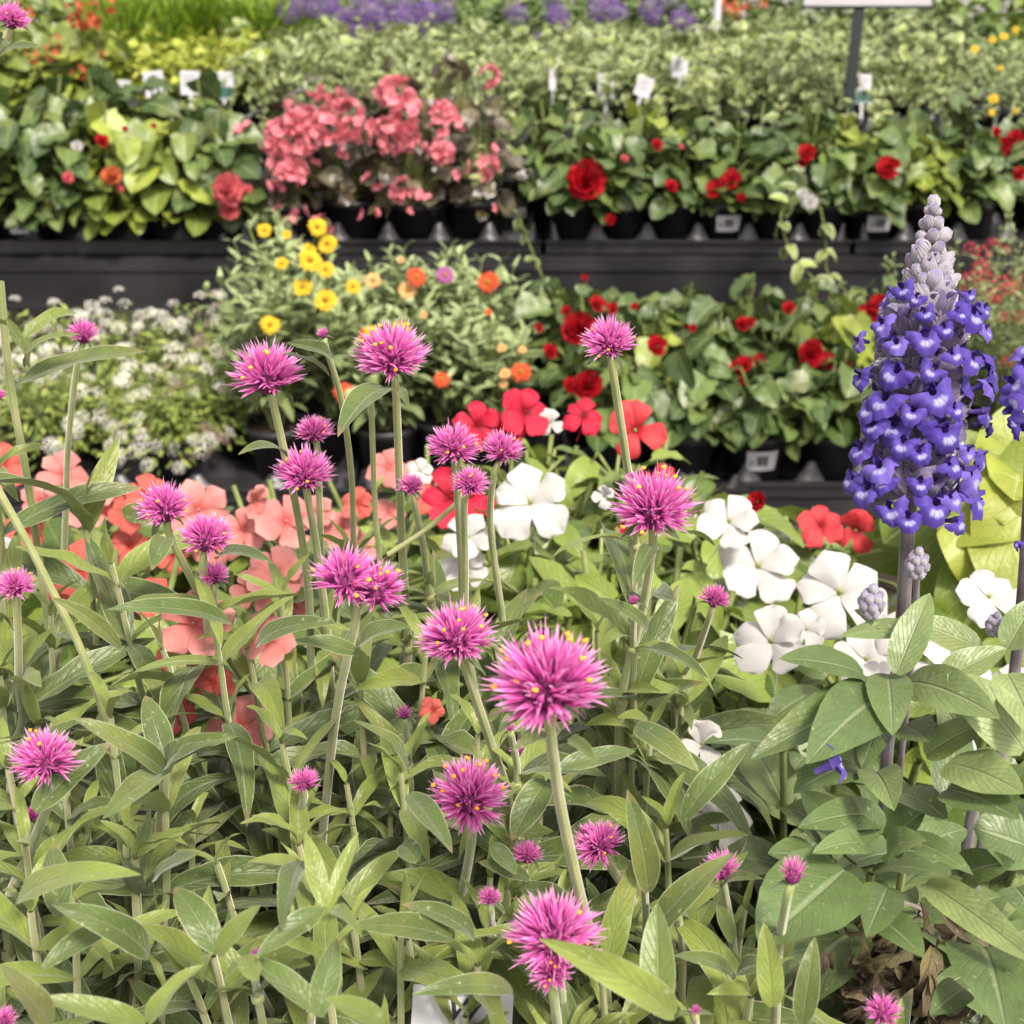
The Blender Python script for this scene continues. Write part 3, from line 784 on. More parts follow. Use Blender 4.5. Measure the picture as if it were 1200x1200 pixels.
# far right red ones
for i, (px, Y) in enumerate(((1175, 2.85), (1215, 2.75))):
    t = new_plant('begonia_plant', ['dark leaved red begonia at the right edge, partly behind the salvia', 'dark leaved red begonia cut by the right edge of the photo'][i], 'begonia', (xa(px, Y), Y, Z2 + .002), 'red begonias on the raised bench')
    leafy(t, beg_fol(340 + i, 34, .10, .10, .11), BM)
    if i == 0:
        for a in ((1160, 168, 24), (1175, 172, 26), (1190, 162, 22), (1168, 155, 14)): flower('budred', a[0], a[1], a[2], Y - .1, t)
    else: flower('budred', 1195, 205, 22, Y - .1, t)

# --- coral begonias, left
cb = []
for i, px in enumerate((-25, 35, 95, 150, 208, 262)):
    x = xa(px, YA + .05); t = new_plant('begonia_plant', ['leafy begonia pot cut by the left edge of the photo', 'leafy begonia pot with a white barcode label at far left', 'begonia pot with a small pink bud', 'begonia pot with an orange bloom', 'begonia pot with broad drooping leaves', 'begonia pot with a coral rose bloom beside the bronze plant'][i], 'begonia', (x, YA + .055, Z2 + .009), 'coral begonias at the left', i == 1, dict(lab_ang=-1.4, rt=.052, rb=.044, h=.08))
    leafy(t, beg_fol(400 + i, 46, .115, .14, .10, (.06, .105)), BMY if i in (3, 4) else BM); cb.append(t)
for i, px in enumerate((5, 72, 135, 195, 250)):
    x = xa(px, YA + .16); t = new_plant('begonia_plant', 'leafy begonia pot in the second row, ' + ['at the far left', 'with a red bud above the leaves', 'behind the orange bloom', 'below the small white tags', 'beside the pink bronze begonia'][i], 'begonia', (x, YA + .165, Z2 + .009), 'coral begonias at the left')
    leafy(t, beg_fol(420 + i, 44, .12, .165, .12, (.06, .10)), BM)
    cb.append(t)
for px, py, wd, k, j in ((120, 166, 20, 'budred', 2), (80, 209, 18, 'budcoral', 2), (131, 208, 27, 'roseapricot', 3), (140, 221, 12, 'budcoral', 3), (266, 224, 46, 'rosecoral', 5), (268, 248, 32, 'budcoral', 5), (291, 222, 14, 'budcoral', 5), (147, 152, 10, 'budred', 3), (180, 148, 9, 'budred', 4), (90, 172, 16, 'whitebud', 2)):
    flower(k, px, py, wd, YA - .06, cb[j])

# --- bronze begonia with pink clusters
bz = []
for i, (px, dy) in enumerate(((345, .07), (415, .10), (490, .07), (560, .10), (380, .2), (455, .22), (530, .2))):
    x = xa(px, YA + dy); t = new_plant('bronze_begonia_plant', 'bronze leaved pink begonia, ' + ['leftmost in the front of its clump', 'second from left in the front of its clump', 'third from left, hanging pink blooms over its pot', 'rightmost, under a thin coral cluster', 'behind at the left under the tallest pink sprays', 'behind at the middle of the clump', 'behind at the right of the clump'][i], 'begonia', (x, YA + dy, Z2 + .009), 'bronze leaved pink begonias', False, dict(rt=.062, rb=.052, h=.085))
    mb = MB(); r = random.Random(440 + i); dome(mb, 78, .125 if i < 3 else .11, .19 + (.05 if i > 3 else 0), .10, LV['brz'], (.035, .058), r, droop=.45, stalk=.0016, fill=(.45, 1), upb=.4, thmax=1.85)
    mb.build('foliage', [M['bronze'], M['gstem2']], t); bz.append(t)
BZF = ((335, 203, 42), (350, 141, 40), (330, 160, 36), (385, 152, 42), (345, 172, 36), (372, 128, 34), (395, 120, 26), (383, 110, 24), (465, 118, 48), (478, 140, 44), (410, 132, 36), (415, 150, 30), (450, 155, 36), (455, 105, 30), (520, 136, 32), (512, 152, 20), (515, 176, 32), (535, 141, 18), (565, 196, 34), (572, 180, 20), (470, 221, 28), (497, 235, 20), (433, 252, 20), (350, 250, 20), (330, 250, 18), (378, 262, 20), (575, 92, 26), (288, 153, 20), (322, 168, 28), (436, 213, 20), (340, 195, 30), (460, 165, 30), (398, 172, 22), (478, 162, 26), (480, 250, 10), (537, 205, 12), (582, 243, 9), (370, 182, 18))
for px, py, wd in BZF:
    j = min(range(7), key=lambda q: abs((345, 415, 490, 560, 380, 455, 530)[q] - px) + (12 if q > 3 and py > 160 else 0))
    flower('bpink' if wd > 24 else 'bpink_s', px, py, wd * 1.25, YA - .06 + max(0, 190 - py) * .0012, bz[j], spin=RF.uniform(0, 6))

# --- variegated vines (rows of pots)
def vine_proto(seed, loc, label):
    t = new_plant('variegated_vine_plant', label, 'vine plant', loc, 'variegated vine plants on the raised bench')
    mb = MB(); r = random.Random(seed); dome(mb, 105, .115, r.uniform(.10, .22), .09, LV['vin'], (.026, .052), r, droop=.1, stalk=.001, fill=(.4, 1.05), upb=.5, thmax=1.75)
    for k in range(9):
        a = r.uniform(0, 6.28); L = r.uniform(.07, .17)
        trail(mb, [(0, 0, .1), (math.cos(a) * .08, math.sin(a) * .08, .2), (math.cos(a) * (.08 + L * .5), math.sin(a) * (.08 + L * .5), .12)], LV['vin'], (.024, .036), r)
    mb.build('foliage', [M['vinca'], M['gstem2']], t)
    return t
vp = [vine_proto(500 + i, (0, 0, 0), None) for i in range(4)]
used = [False] * 4; RV = random.Random(5); vines = {}
rows = [(3.80, 306, 980, 'front row'), (3.95, 300, 1090, 'second row'), (4.18, 290, 1110, 'third row'), (4.42, 285, 1080, 'fourth row'), (4.6, 380, 1080, 'fifth row')]
for ri, (Y, p0, p1, nm) in enumerate(rows):
    x0, x1 = xa(p0, Y), xa(p1, Y); n = int((x1 - x0) / .125) + 1
    for k in range(n):
        x = x0 + k * .125; px = 600 + x * FPX / (Y * CP + (CAMZ - Z2) * SP)
        q = RV.randrange(4); loc = (x + RV.uniform(-.01, .01), Y, Z2 + .009)
        sec = ('above the bronze begonia', 'above the crimson bloom', 'left of the black sign post', 'right of the black sign post')[0 if px < 600 else 1 if px < 800 else 2 if px < 985 else 3]
        lab = 'variegated green and cream vine in the %s of its block, %s' % (nm, sec)
        if ri: 
            sub = 'variegated vines in the %s %s' % (nm, sec)
        else: sub = 'variegated vines in the front row %s' % sec
        ords = 'first second third fourth fifth sixth seventh eighth ninth tenth eleventh twelfth thirteenth fourteenth fifteenth sixteenth seventeenth eighteenth nineteenth twentieth'.split()
        lab = 'variegated green and cream vine, %s from the left in its %s' % (ords[k], nm); sub = 'variegated vines on the raised bench'
        if not used[q]:
            o = vp[q]; used[q] = True; o.location = loc; o.rotation_euler = (0, 0, RV.uniform(0, 6)); o['label'] = lab
        else: o = dup(vp[q], loc, RV.uniform(0, 6), lab, RV.uniform(.78, 1.08))
        o['group'] = sub; vines[(ri, k)] = o
# vines trailing over the edge, parts of front-row plants (long runners)
def runner(plant, pts, name='runner', sz=(.022, .034), st=.03, r=.0016):
    mb = MB(plant.location); path = []
    trail(mb, pts, LV['vin'], sz, random.Random(int(abs(pts[0][0]) * 1e4)), st, r)
    W = Matrix.LocRotScale(plant.location, plant.rotation_euler, plant.scale)
    o = mb.build(name, [M['vinca'], M['gstem2']], plant)
    o.matrix_local = W.inverted() @ Matrix.Translation(plant.location)
    return o
fr = [(k, v) for (r_, k), v in vines.items() if r_ == 0]
def nearest_vine(px): return min((v for k, v in fr), key=lambda v: abs(600 + v.location.x * FPX / 3.8 - px))
runner(nearest_vine(600), [PY(592, 120, 3.8), PY(585, 175, 3.2), PY(600, 230, 2.8), PY(618, 280, 2.5), PY(636, 326, 2.4)], st=.09)
runner(nearest_vine(700), [PY(730, 60, 4.0), PY(690, 105, 3.7), PY(665, 145, 3.3), PY(650, 180, 3.0)], st=.12)
runner(nearest_vine(640), [PY(600, 140, 3.8), PY(620, 185, 3.2), PY(640, 210, 2.9)], st=.08)
runner(nearest_vine(560), [PY(560, 70, 3.9), PY(565, 120, 3.2), PY(570, 170, 2.7), PY(562, 215, 2.45)], st=.05)
runner(nearest_vine(400), [PY(420, 80, 3.9), PY(400, 110, 3.3), PY(370, 135, 2.6)], st=.3, r=.002)
runner(nearest_vine(250), [PY(240, 115, 3.8), PY(215, 145, 3.2), PY(190, 165, 2.8), PY(178, 185, 2.6)], st=.03)
runner(nearest_vine(880), [PY(820, 100, 3.9), PY(845, 140, 3.4), PY(800, 170, 3.0)], st=.07)
runner(nearest_vine(300), [PY(310, 120, 3.8), PY(306, 190, 2.9), PY(300, 270, 2.5)], st=.3, r=.002)
runner(nearest_vine(1000), [PY(1040, 90, 3.9), PY(1095, 115, 3.7), PY(1115, 150, 3.5)], st=.04)
for k in range(22):
    px = 320 + k * 34 + RV.uniform(-12, 12); vn = nearest_vine(px); q0 = PY(px, 95 + RV.uniform(-12, 20), 3.75); s_ = RV.choice((-1, 1)); L = RV.uniform(.06, .2)
    runner(vn, [q0 - (0, -.1, 0), q0 + (s_ * L * .4, -.08, RV.uniform(.02, .07)), q0 + (s_ * L, -.16, RV.uniform(-.10, .0))], st=.035, sz=(.022, .038))
# near drooping variegated vine with white cluster at (950,230)
vn = nearest_vine(930)
runner(vn, [PY(905, 120, 3.8), PY(925, 170, 3.0), PY(940, 215, 2.5), PY(915, 250, 2.42), PY(930, 300, 2.4), PY(965, 335, 2.38), PY(1000, 350, 2.36)], st=.035, sz=(.03, .045))
runner(vn, [PY(940, 215, 2.5), PY(960, 240, 2.45), PY(968, 290, 2.43), PY(970, 320, 2.42), PY(995, 345, 2.4)], st=.045, sz=(.025, .04))
for a in ((948, 238, 24), (940, 228, 16)): flower('whitebud', a[0], a[1], a[2], 2.4, vn, face=(0, .1))

# --- lime leaved plants
def lime_fol(seed, mat='lime', n=120, Rr=.10, H=.15, sz=(.022, .04), pl='vin'):
    mb = MB(); r = random.Random(seed); dome(mb, n, Rr, H, .10, LV[pl], sz, r, droop=.1, fill=(.45, 1), upb=.6, thmax=1.7, rb=(.1, 1)); return mb
def rowof(name, cat, group, mk, spots, labels, potlab=False):
    proto = []
    for i, (x, Y) in enumerate(spots):
        lab = labels[i] if i < len(labels) else labels[-1]
        if i < 3:
            t = new_plant(name, lab, cat, (x, Y, Z2 + .009), group, potlab); mk(i, t); proto.append(t); o = t
        else: o = dup(proto[i % 3], (x, Y, Z2 + .009), i * 1.3, lab)
        yield o
S_ = [(xa(px, Y), Y) for Y in (3.84, 4.0, 4.2) for px in (150, 188, 226, 262, 296)]
wh = ['leftmost', 'second from left', 'middle', 'fourth from left', 'rightmost']
L_ = ['lime leaved plant in the %s row, %s of five' % (a, b) for a in ('front', 'second', 'third') for b in wh]
limes = list(rowof('lime_foliage_plant', 'foliage plant', 'lime leaved plants', lambda i, t: lime_fol(600 + i).build('foliage', M['lime'], t), S_, L_))
# --- yellow green large leaved coral flowers, far left
S_ = [(xa(px, Y), Y) for Y in (3.84, 4.05) for px in (-20, 35, 88, 118)]
L_ = ['yellow green plant with coral flowers, ' + b for b in ('at the left edge behind the pink globe bloom', 'second from the left edge', 'third from the left edge', 'beside the lime leaved plants', 'in the back row at the left edge', 'in the back row, second from the left', 'in the back row, third from the left', 'in the back row beside the feathery plants')]
ygs = list(rowof('begonia_plant', 'begonia', 'yellow green leaved coral begonias', lambda i, t: leafy(t, beg_fol(620 + i, 50, .13, .17, .10, (.06, .11)), BMY), S_, L_))
for px, py, wd, j in ((104, 18, 34, 6), (92, 22, 26, 6), (124, 6, 26, 7), (60, 64, 20, 1), (38, 68, 18, 1), (92, 86, 20, 2), (118, 64, 12, 3), (65, 48, 16, 1), (28, 14, 26, 5), (88, 12, 22, 6)):
    flower('corals', px, py, wd, 3.75, ygs[j])
# --- feathery bright green
def fe(i, t):
    mb = MB(); r = random.Random(640 + i)
    for k in range(420):
        a = r.uniform(0, 6.28); q = r.uniform(0, .11); h = r.uniform(.09, .27)
        p = np.array((math.cos(a) * q, math.sin(a) * q, h)); d = nrm(np.array((math.cos(a) * .6 + r.uniform(-.5, .5), math.sin(a) * .6 + r.uniform(-.5, .5), 1.2)))
        mb.add(r.choice(LV['fea']), frame(p, d, (0, -1, .5), r.uniform(.05, .09), sx=.12), r.random())
    mb.build('foliage', M['feather'], t)
S_ = [(xa(px, Y), Y) for Y in (4.55, 4.75) for px in (140, 172, 205, 238, 270, 303, 332)]
w7 = ['leftmost', 'second from left', 'third from left', 'middle', 'third from right', 'second from right', 'rightmost']
L_ = ['bright green feathery plant, %s in the %s row' % (b, a) for a in ('front', 'back') for b in w7]
feas = list(rowof('feathery_plant', 'foliage plant', 'feathery green plants', fe, S_, L_))
# --- heliotrope
def he(i, t):
    mb = MB(); r = random.Random(660 + i); dome(mb, 100, .11, .22, .10, LV['imp'], (.035, .06), r, droop=.15, fill=(.5, 1)); mb.build('foliage', M['hleaf'], t)
S_ = [(xa(px, Y), Y) for Y in (4.72, 4.90, 5.10) for px in (360, 400, 440, 480, 520, 560, 600, 640, 680, 720, 760, 800)]
L_ = ['dark leaved purple heliotrope in the %s row, %s' % (a, b) for a in ('front', 'middle', 'back') for b in ['number %d from the left'.replace('number %d', c) for c in ('leftmost, counted', 'second', 'third', 'fourth', 'fifth', 'sixth', 'seventh', 'eighth', 'ninth', 'tenth', 'eleventh', 'twelfth')]]
L_ = [l.replace('leftmost, counted from the left', 'leftmost') for l in L_]
hels = list(rowof('heliotrope_plant', 'heliotrope', 'purple heliotropes', he, S_, L_))
for px, py, wd in ((338, 10, 24), (372, 8, 18), (430, 6, 24), (440, 14, 20), (455, 24, 26), (470, 10, 26), (482, 22, 28), (500, 12, 26), (425, 28, 26), (437, 38, 16), (490, 32, 16), (522, 6, 18), (525, 18, 14), (652, 12, 22), (656, 22, 18), (605, 12, 20), (708, 6, 30), (725, 10, 18), (800, 20, 24), (822, 38, 22), (788, 38, 18), (762, 8, 22), (765, 18, 14), (634, 40, 14), (398, 14, 18), (355, 4, 18), (385, 2, 18), (410, 12, 16), (460, 38, 14)):
    Y = 4.72
    j = min(range(len(hels)), key=lambda q: abs(600 + hels[q].location.x * FPX / 4.7 - px) + hels[q].location.y * 8)
    flower('hel', px, py + 6, wd * 1.7, Y - .16, hels[j], face=(0, .5))
    flower('hel', px + RF.uniform(-14, 14), py - 8, wd * 1.2, Y, hels[j], face=(0, .5))
# --- orange begonias and leafy fill behind at the right
S_ = [(xa(px, Y), Y) for Y in (4.85, 5.05) for px in (850, 890, 930, 970, 1010, 1050, 1090)]
L_ = ['dark leaved orange begonia in the %s row, %s' % (a, b) for a in ('front', 'back') for b in w7]
obs = list(rowof('begonia_plant', 'begonia', 'orange begonias at the back', lambda i, t: leafy(t, beg_fol(680 + i, 36, .11, .13, .10, (.04, .07)), BM), S_, L_))
for px, py, wd, j in ((853, 8, 20, 0), (862, 14, 18, 0), (874, 5, 14, 0), (893, 3, 14, 1), (846, 4, 14, 0)): flower('corals', px, py, wd, 4.75, obs[j])
# more variegated pots, right edge behind, with small yellow flowers
def ly(i, t):
    mb = MB(); r = random.Random(700 + i); dome(mb, 240, .12, .17, .09, LV['sm'], (.018, .03), r, droop=.2, fill=(.45, 1)); mb.build('foliage', M['zleaf'], t)
S_ = [(xa(px, Y), Y) for px, Y in ((1140, 3.75), (1185, 3.7), (1225, 3.72), (1150, 3.95), (1195, 3.95), (1160, 4.2), (1205, 4.2))]
L_ = ['small leaved plant with orange yellow dots, ' + b for b in ('beside the variegated vines', 'in the front near the right edge', 'cut by the right edge', 'in the middle row', 'in the middle row at the right edge', 'in the back row', 'in the back row at the right edge')]
lys = list(rowof('small_leaved_plant', 'bedding plant', 'small leaved plants with yellow flowers', ly, S_, L_))
for px, py, wd, j in ((1163, 47, 10, 3), (1176, 43, 11, 3), (1142, 58, 10, 0), (1164, 116, 13, 0), (1190, 35, 9, 4), (1162, 132, 9, 0), (1172, 80, 8, 1), (1190, 130, 8, 1)): flower('zy', px, py, wd, 3.62, lys[j])

# leafy green pots filling the back of the raised bench
def bk(i, t):
    mb = MB(); r = random.Random(760 + i); dome(mb, 130, .17, .30, .10, LV['vin' if i else 'imp'], (.05, .085), r, droop=.1, fill=(.4, 1)); mb.build('foliage', M[('hleaf', 'zleaf', 'bleafy')[i]], t)
S_ = [(-2.0 + .26 * k, 5.42 + .06 * (k % 2)) for k in range(17)]
oo = 'first second third fourth fifth sixth seventh eighth ninth tenth eleventh twelfth thirteenth fourteenth fifteenth sixteenth seventeenth'.split()
L_ = ['tall leafy green plant at the very back, %s from the left' % o for o in oo]
bks = list(rowof('leafy_plant', 'foliage plant', 'leafy plants at the back', bk, S_, L_))
S_ = [(-1.75 + .2 * k, 4.85 + .05 * (k % 2)) for k in range(4)] + [(-1.78 + .17 * k, 4.45) for k in range(3)] + [(1.32 + .2 * k, 4.5) for k in range(3)] + [(1.3 + .22 * k, 4.9) for k in range(3)]
L_ = ['leafy plant behind the coral flowers, %s from the left' % o for o in oo[:4]] + ['leafy plant just behind the coral flowers, %s from the left' % o for o in oo[:3]] + ['leafy plant behind the yellow dotted plants, %s from the left' % o for o in oo[:3]] + ['leafy plant far behind the yellow dotted plants, %s from the left' % o for o in oo[:3]]
for (x, Y), lab in zip(S_, L_): dup(bks[int(abs(x) * 10) % 3], (x, Y, Z2 + .009), x * 9, lab, .85)
# ------------------------------------------------------------------ low bench plants
# alyssum
als = []
for i, (px, Y) in enumerate(((60, 2.02), (135, 2.06), (205, 2.0), (262, 2.06), (90, 2.2), (165, 2.22), (235, 2.22), (300, 2.2), (20, 2.22))):
    x = xa(px, Y, Z1)
    t = new_plant('alyssum_plant', 'mound of tiny alyssum flowers, ' + ['white, hanging over the humped tray at far left', 'white, second from the left in front', 'white and thick with bloom, third from the left in front', 'sparse pale pink, beside the zinnias', 'white, behind at the left', 'white, behind at the middle', 'white and tall, behind near the bench rail', 'pale pink, behind by the yellow zinnias', 'white, behind at the left edge'][i], 'alyssum', (x, Y, Z1 + .009), 'white alyssum mounds', False, dict(rt=.045, rb=.036, h=.07))
    mb = MB(); r = random.Random(800 + i); dome(mb, 700, .10, .15 if i > 3 else .11, .07, LV['sm'], (.014, .024), r, droop=.1, fill=(.35, 1), thmax=1.9, rb=(0, 1))
    for k in range(16):
        a = r.uniform(0, 6.28); q = r.uniform(.02, .08); mb.tube([(0, 0, .06), (math.cos(a) * q * .7, math.sin(a) * q * .7, .12), (math.cos(a) * q, math.sin(a) * q, .18)], .0009, 4, .5, 1)
    mb.build('foliage', [M['aleaf'], M['gstem2']], t)
    for k in range(40 if i not in (3, 7) else 26):
        ph = r.uniform(0, 6.28); th = math.acos(1 - r.random() * 1.25); H = .15 if i > 3 else .11
        d = np.array((math.sin(th) * math.cos(ph), math.sin(th) * math.sin(ph), math.cos(th)))
        p = np.array(t.location) + np.array((0, 0, .075)) + d * np.array((.105, .105, H + .01)) * r.uniform(.92, 1.12)
        put(r.choice(FM['alp'] if (i in (3, 7) and r.random() < .7) or r.random() < .04 else FM['alw']), 'flower_cluster', t, zframe(p, nrm(d + UP * .5), r.uniform(0, 6), r.uniform(.012, .019)))
    als.append(t)

# zinnias
zs = []
for i, (px, Y, h) in enumerate(((330, 2.0, .25), (395, 2.05, .22), (455, 2.0, .16), (520, 2.03, .19), (575, 2.0, .16), (350, 2.2, .28), (430, 2.2, .2), (500, 2.22, .22), (560, 2.2, .20))):
    x = xa(px, Y, Z1)
    t = new_plant('zinnia_plant', 'zinnia plant, ' + ['tall with yellow blooms, in front at the left', 'with yellow and peach blooms in front', 'with orange red blooms low in front', 'with orange and magenta blooms in front', 'with a few orange blooms, next to the red begonias', 'tall with yellow blooms, behind at the left', 'with peach blooms, behind at the middle', 'with the magenta bloom, behind', 'with the orange red bloom at its top, behind at the right'][i], 'zinnia', (x, Y, Z1 + .009), 'yellow and orange zinnias')
    mb = MB(); r = random.Random(830 + i)
    for k in range(26):
        a = r.uniform(0, 6.28); q = r.uniform(.01, .10); hh = h * r.uniform(.55, 1.0) + .10
        sprout(mb, (r.uniform(-.01, .01), r.uniform(-.01, .01), .08), (math.cos(a) * q, math.sin(a) * q, hh), LV['zin'], (.036, .065), r, nodes=7, t0=.25, el_=.3)
    mb.build('foliage', [M['zleaf'], M['gstem2']], t); zs.append(t)
ZFL = ((310, 270, 19, 'zy'), (372, 266, 24, 'zy'), (384, 286, 26, 'zy'), (362, 292, 18, 'zy'), (363, 305, 30, 'zy'), (355, 337, 26, 'zy'), (382, 352, 30, 'zy'), (382, 316, 22, 'zy'), (330, 309, 18, 'zy'), (316, 381, 26, 'zy'), (414, 336, 20, 'zy'), (470, 388, 24, 'zy'), (435, 390, 20, 'zy'), (487, 325, 27, 'zo'), (521, 323, 24, 'zm'), (572, 331, 30, 'zo'), (477, 341, 24, 'zp'), (437, 329, 22, 'zp'), (517, 445, 22, 'zo'), (610, 436, 28, 'zo'), (592, 438, 16, 'zp'), (403, 461, 30, 'zo'), (430, 392, 22, 'zo'), (612, 410, 12, 'zp'), (497, 369, 10, 'zp'), (590, 450, 12, 'zp'), (470, 305, 10, 'zp'), (572, 366, 10, 'zo'), (588, 408, 12, 'zp'), (336, 275, 12, 'zy'))
for px, py, wd, k in ZFL:
    Y = 1.90 if py > 300 else 2.0
    j = min(range(9), key=lambda q: abs((330, 395, 455, 520, 575, 350, 430, 500, 560)[q] - px) + (8 if (q < 5) == (py < 330) else 0))
    flower(k, px, py, wd, Y, zs[j], stem=True)

# red begonias, low bench
lb = []
LBX = ((650, 2.28), (722, 2.27), (795, 2.27), (868, 2.27), (940, 2.27), (1010, 2.27), (690, 2.13), (760, 2.14), (835, 2.13), (905, 2.14), (975, 2.13), (720, 1.97), (800, 1.97), (882, 1.97), (968, 1.97))
LBL = ['at the far left of the back row', 'behind the round crimson bloom', 'in the back row at the middle', 'with the flat red bloom at its top', 'in the back row, fifth from left', 'in the back row beside the blue flower spike', 'with the round crimson bloom, middle row', 'with pale green broad leaves, middle row', 'in the middle row at the centre', 'with a double crimson cluster, middle row', 'in the middle row beside the blue flower spike', 'behind the salmon red impatiens', 'in the front row with dark pot showing', 'front row, white label band on its pot', 'front row, big leaf hanging over its pot']
for i, (px, Y) in enumerate(LBX):
    x = xa(px, Y, Z1); t = new_plant('begonia_plant', 'red begonia on the low bench, ' + LBL[i], 'begonia', (x, Y, Z1 + .009), 'red begonias on the low bench', i == 13, dict(lab_ang=-1.5, h=.095))
    leafy(t, beg_fol(860 + i, 34, .10, .115 if i < 11 else .09, .12, (.05, .085)), BMY if i in (7, 10) else BM); lb.append(t)
LBF = ((680, 386, 46, 'rosered', 6), (690, 452, 40, 'rosered', 11), (668, 452, 22, 'budred', 11), (700, 358, 26, 'budred', 0), (664, 365, 16, 'budred', 0), (718, 362, 18, 'budred', 1), (770, 406, 30, 'budred', 7), (744, 360, 12, 'budred', 1), (631, 385, 14, 'budred', 0), (645, 412, 22, 'budred', 6), (812, 385, 12, 'budred', 8), (870, 381, 24, 'budred', 3), (880, 378, 16, 'budred', 3), (862, 436, 28, 'budred', 8), (872, 428, 26, 'budred', 8), (890, 422, 18, 'budred', 9), (865, 450, 18, 'budred', 8), (950, 415, 36, 'rosered', 10), (968, 424, 30, 'budred', 10), (962, 440, 26, 'budred', 10), (945, 448, 24, 'budred', 10), (994, 425, 18, 'budred', 10), (925, 362, 20, 'budred', 4), (1018, 370, 34, 'budred', 5), (1030, 356, 26, 'budred', 5), (1010, 380, 24, 'budred', 5), (992, 376, 14, 'budred', 4), (685, 326, 10, 'budred', 0), (805, 384, 10, 'budred', 2), (1040, 420, 20, 'budred', 10), (585, 400, 12, 'budcoral', 0), (611, 470, 12, 'budcoral', 11))
for px, py, wd, k, j in LBF: flower(k, px, py, wd, (2.2 if j < 6 else 2.05 if j < 11 else 1.93) - .07, lb[j])

# airy red salvia at the right of the low bench
rs = []
for i, (px, Y, h) in enumerate(((1090, 2.0, .28), (1160, 1.98, .30), (1225, 1.98, .30), (1130, 2.14, .3), (1195, 2.14, .33), (1060, 2.16, .24))):
    x = xa(px, Y, Z1)
    t = new_plant('red_salvia_plant', 'airy small leaved plant with tiny red flowers, ' + ['just right of the blue flower spike', 'in front near the right edge', 'in front cut by the right edge', 'behind the blue flower spike tip', 'behind near the right edge', 'behind the blue flower spike'][i], 'bedding plant', (x, Y, Z1 + .009), 'airy red flowered plants')
    mb = MB(); r = random.Random(900 + i)
    for k in range(34):
        a = r.uniform(0, 6.28); q = r.uniform(.01, .09); hh = (h + .06) * r.uniform(.5, 1.05)
        sprout(mb, (0, 0, .08), (math.cos(a) * q, math.sin(a) * q, hh), LV['sm'], (.014, .024), r, nodes=13, t0=.2, r=.001, el_=.4)
    mb.build('foliage', [M['zleaf'], M['gstem2']], t)
    for k in range(8):
        a = r.uniform(0, 6.28); q = r.uniform(.02, .09)
        put(r.choice(FM['redt']), 'flower_cluster', t, zframe(np.array(t.location) + np.array((math.cos(a) * q, math.sin(a) * q, (h + .04) * r.uniform(.75, 1.05))), (0, -.3, 1), 0, r.uniform(.008, .014)))
    rs.append(t)
for px, py, wd, j in ((1148, 300, 24, 3), (1150, 318, 30, 3), (1140, 325, 22, 3), (1170, 335, 26, 1), (1182, 340, 22, 1), (1136, 292, 18, 3), (1195, 372, 18, 1), (1160, 348, 18, 0), (1175, 372, 16, 1), (1178, 425, 18, 0), (1192, 415, 14, 1)): flower('redt', px, py, wd, 1.92, rs[j])

# ------------------------------------------------------------------ tags and posts
def plant_tag(px, py, wpx, hpx, Y, label, plant=None, mat='paper', band=None, tilt=.0, lines=True):
    a = PY(px - wpx / 2, py + hpx / 2, Y); b = PY(px + wpx / 2, py - hpx / 2, Y); c_ = (a + b) / 2
    wd, hh = b[0] - a[0], b[2] - a[2]
    o = (c_[0], c_[1], a[2] - .07)
    mb = MB()
    z0 = .07
    mb.add(box_t(-wd / 2, wd / 2, 0, .0012, z0, z0 + hh)); mb.add(box_t(-wd * .08, wd * .08, 0.0001, .0011, 0.03, z0 - .0001))
    if lines:
        for k in range(5): mb.add(box_t(-wd * .38, wd * (.38 - .12 * (k % 3)), -.0008, -.0002, z0 + hh * (.82 - k * .13), z0 + hh * (.86 - k * .13)), None, .5, 1)
    if band: mb.add(box_t(-wd / 2 + .0005, wd / 2 - .0005, -.0009, -.0003, z0 + hh * .04, z0 + hh * .42), None, .5, 2)
    ob = mb.build('plant_tag', [M[mat], M['inkgrey'], M['teal']], flat=True); ob.location = o; ob.rotation_euler = (R(-16), tilt, 0)
    return tag(ob, label, 'plant tag', 'plant tags')
plant_tag(183, 99, 20, 32, 3.67, 'bright white plant tag, tilted, in front of the lime leaved plants', tilt=-.12)
plant_tag(220, 97, 20, 28, 3.69, 'greyish white plant tag right of the bright tilted one in the lime plants')
plant_tag(260, 100, 20, 32, 3.69, 'dull grey plant tag at the right end of the lime leaved plants', band=True)
plant_tag(142, 103, 12, 18, 3.71, 'small pale plant tag at the left end of the lime leaved plants')
plant_tag(711, 101, 20, 30, 3.67, 'rounded grey plant tag in the variegated vines above the crimson bloom')
plant_tag(742, 99, 20, 24, 3.65, 'small white plant tag right of the grey one in the variegated vines', tilt=.35)
plant_tag(798, 78, 20, 26, 3.69, 'white plant tag standing among the vines at centre right')
plant_tag(1014, 104, 24, 34, 3.65, 'pale plant tag with a teal lower half, right of the black sign post', band=True)
plant_tag(648, 92, 8, 28, 3.69, 'narrow pale plant tag among the vines left of the grey tag', lines=False)
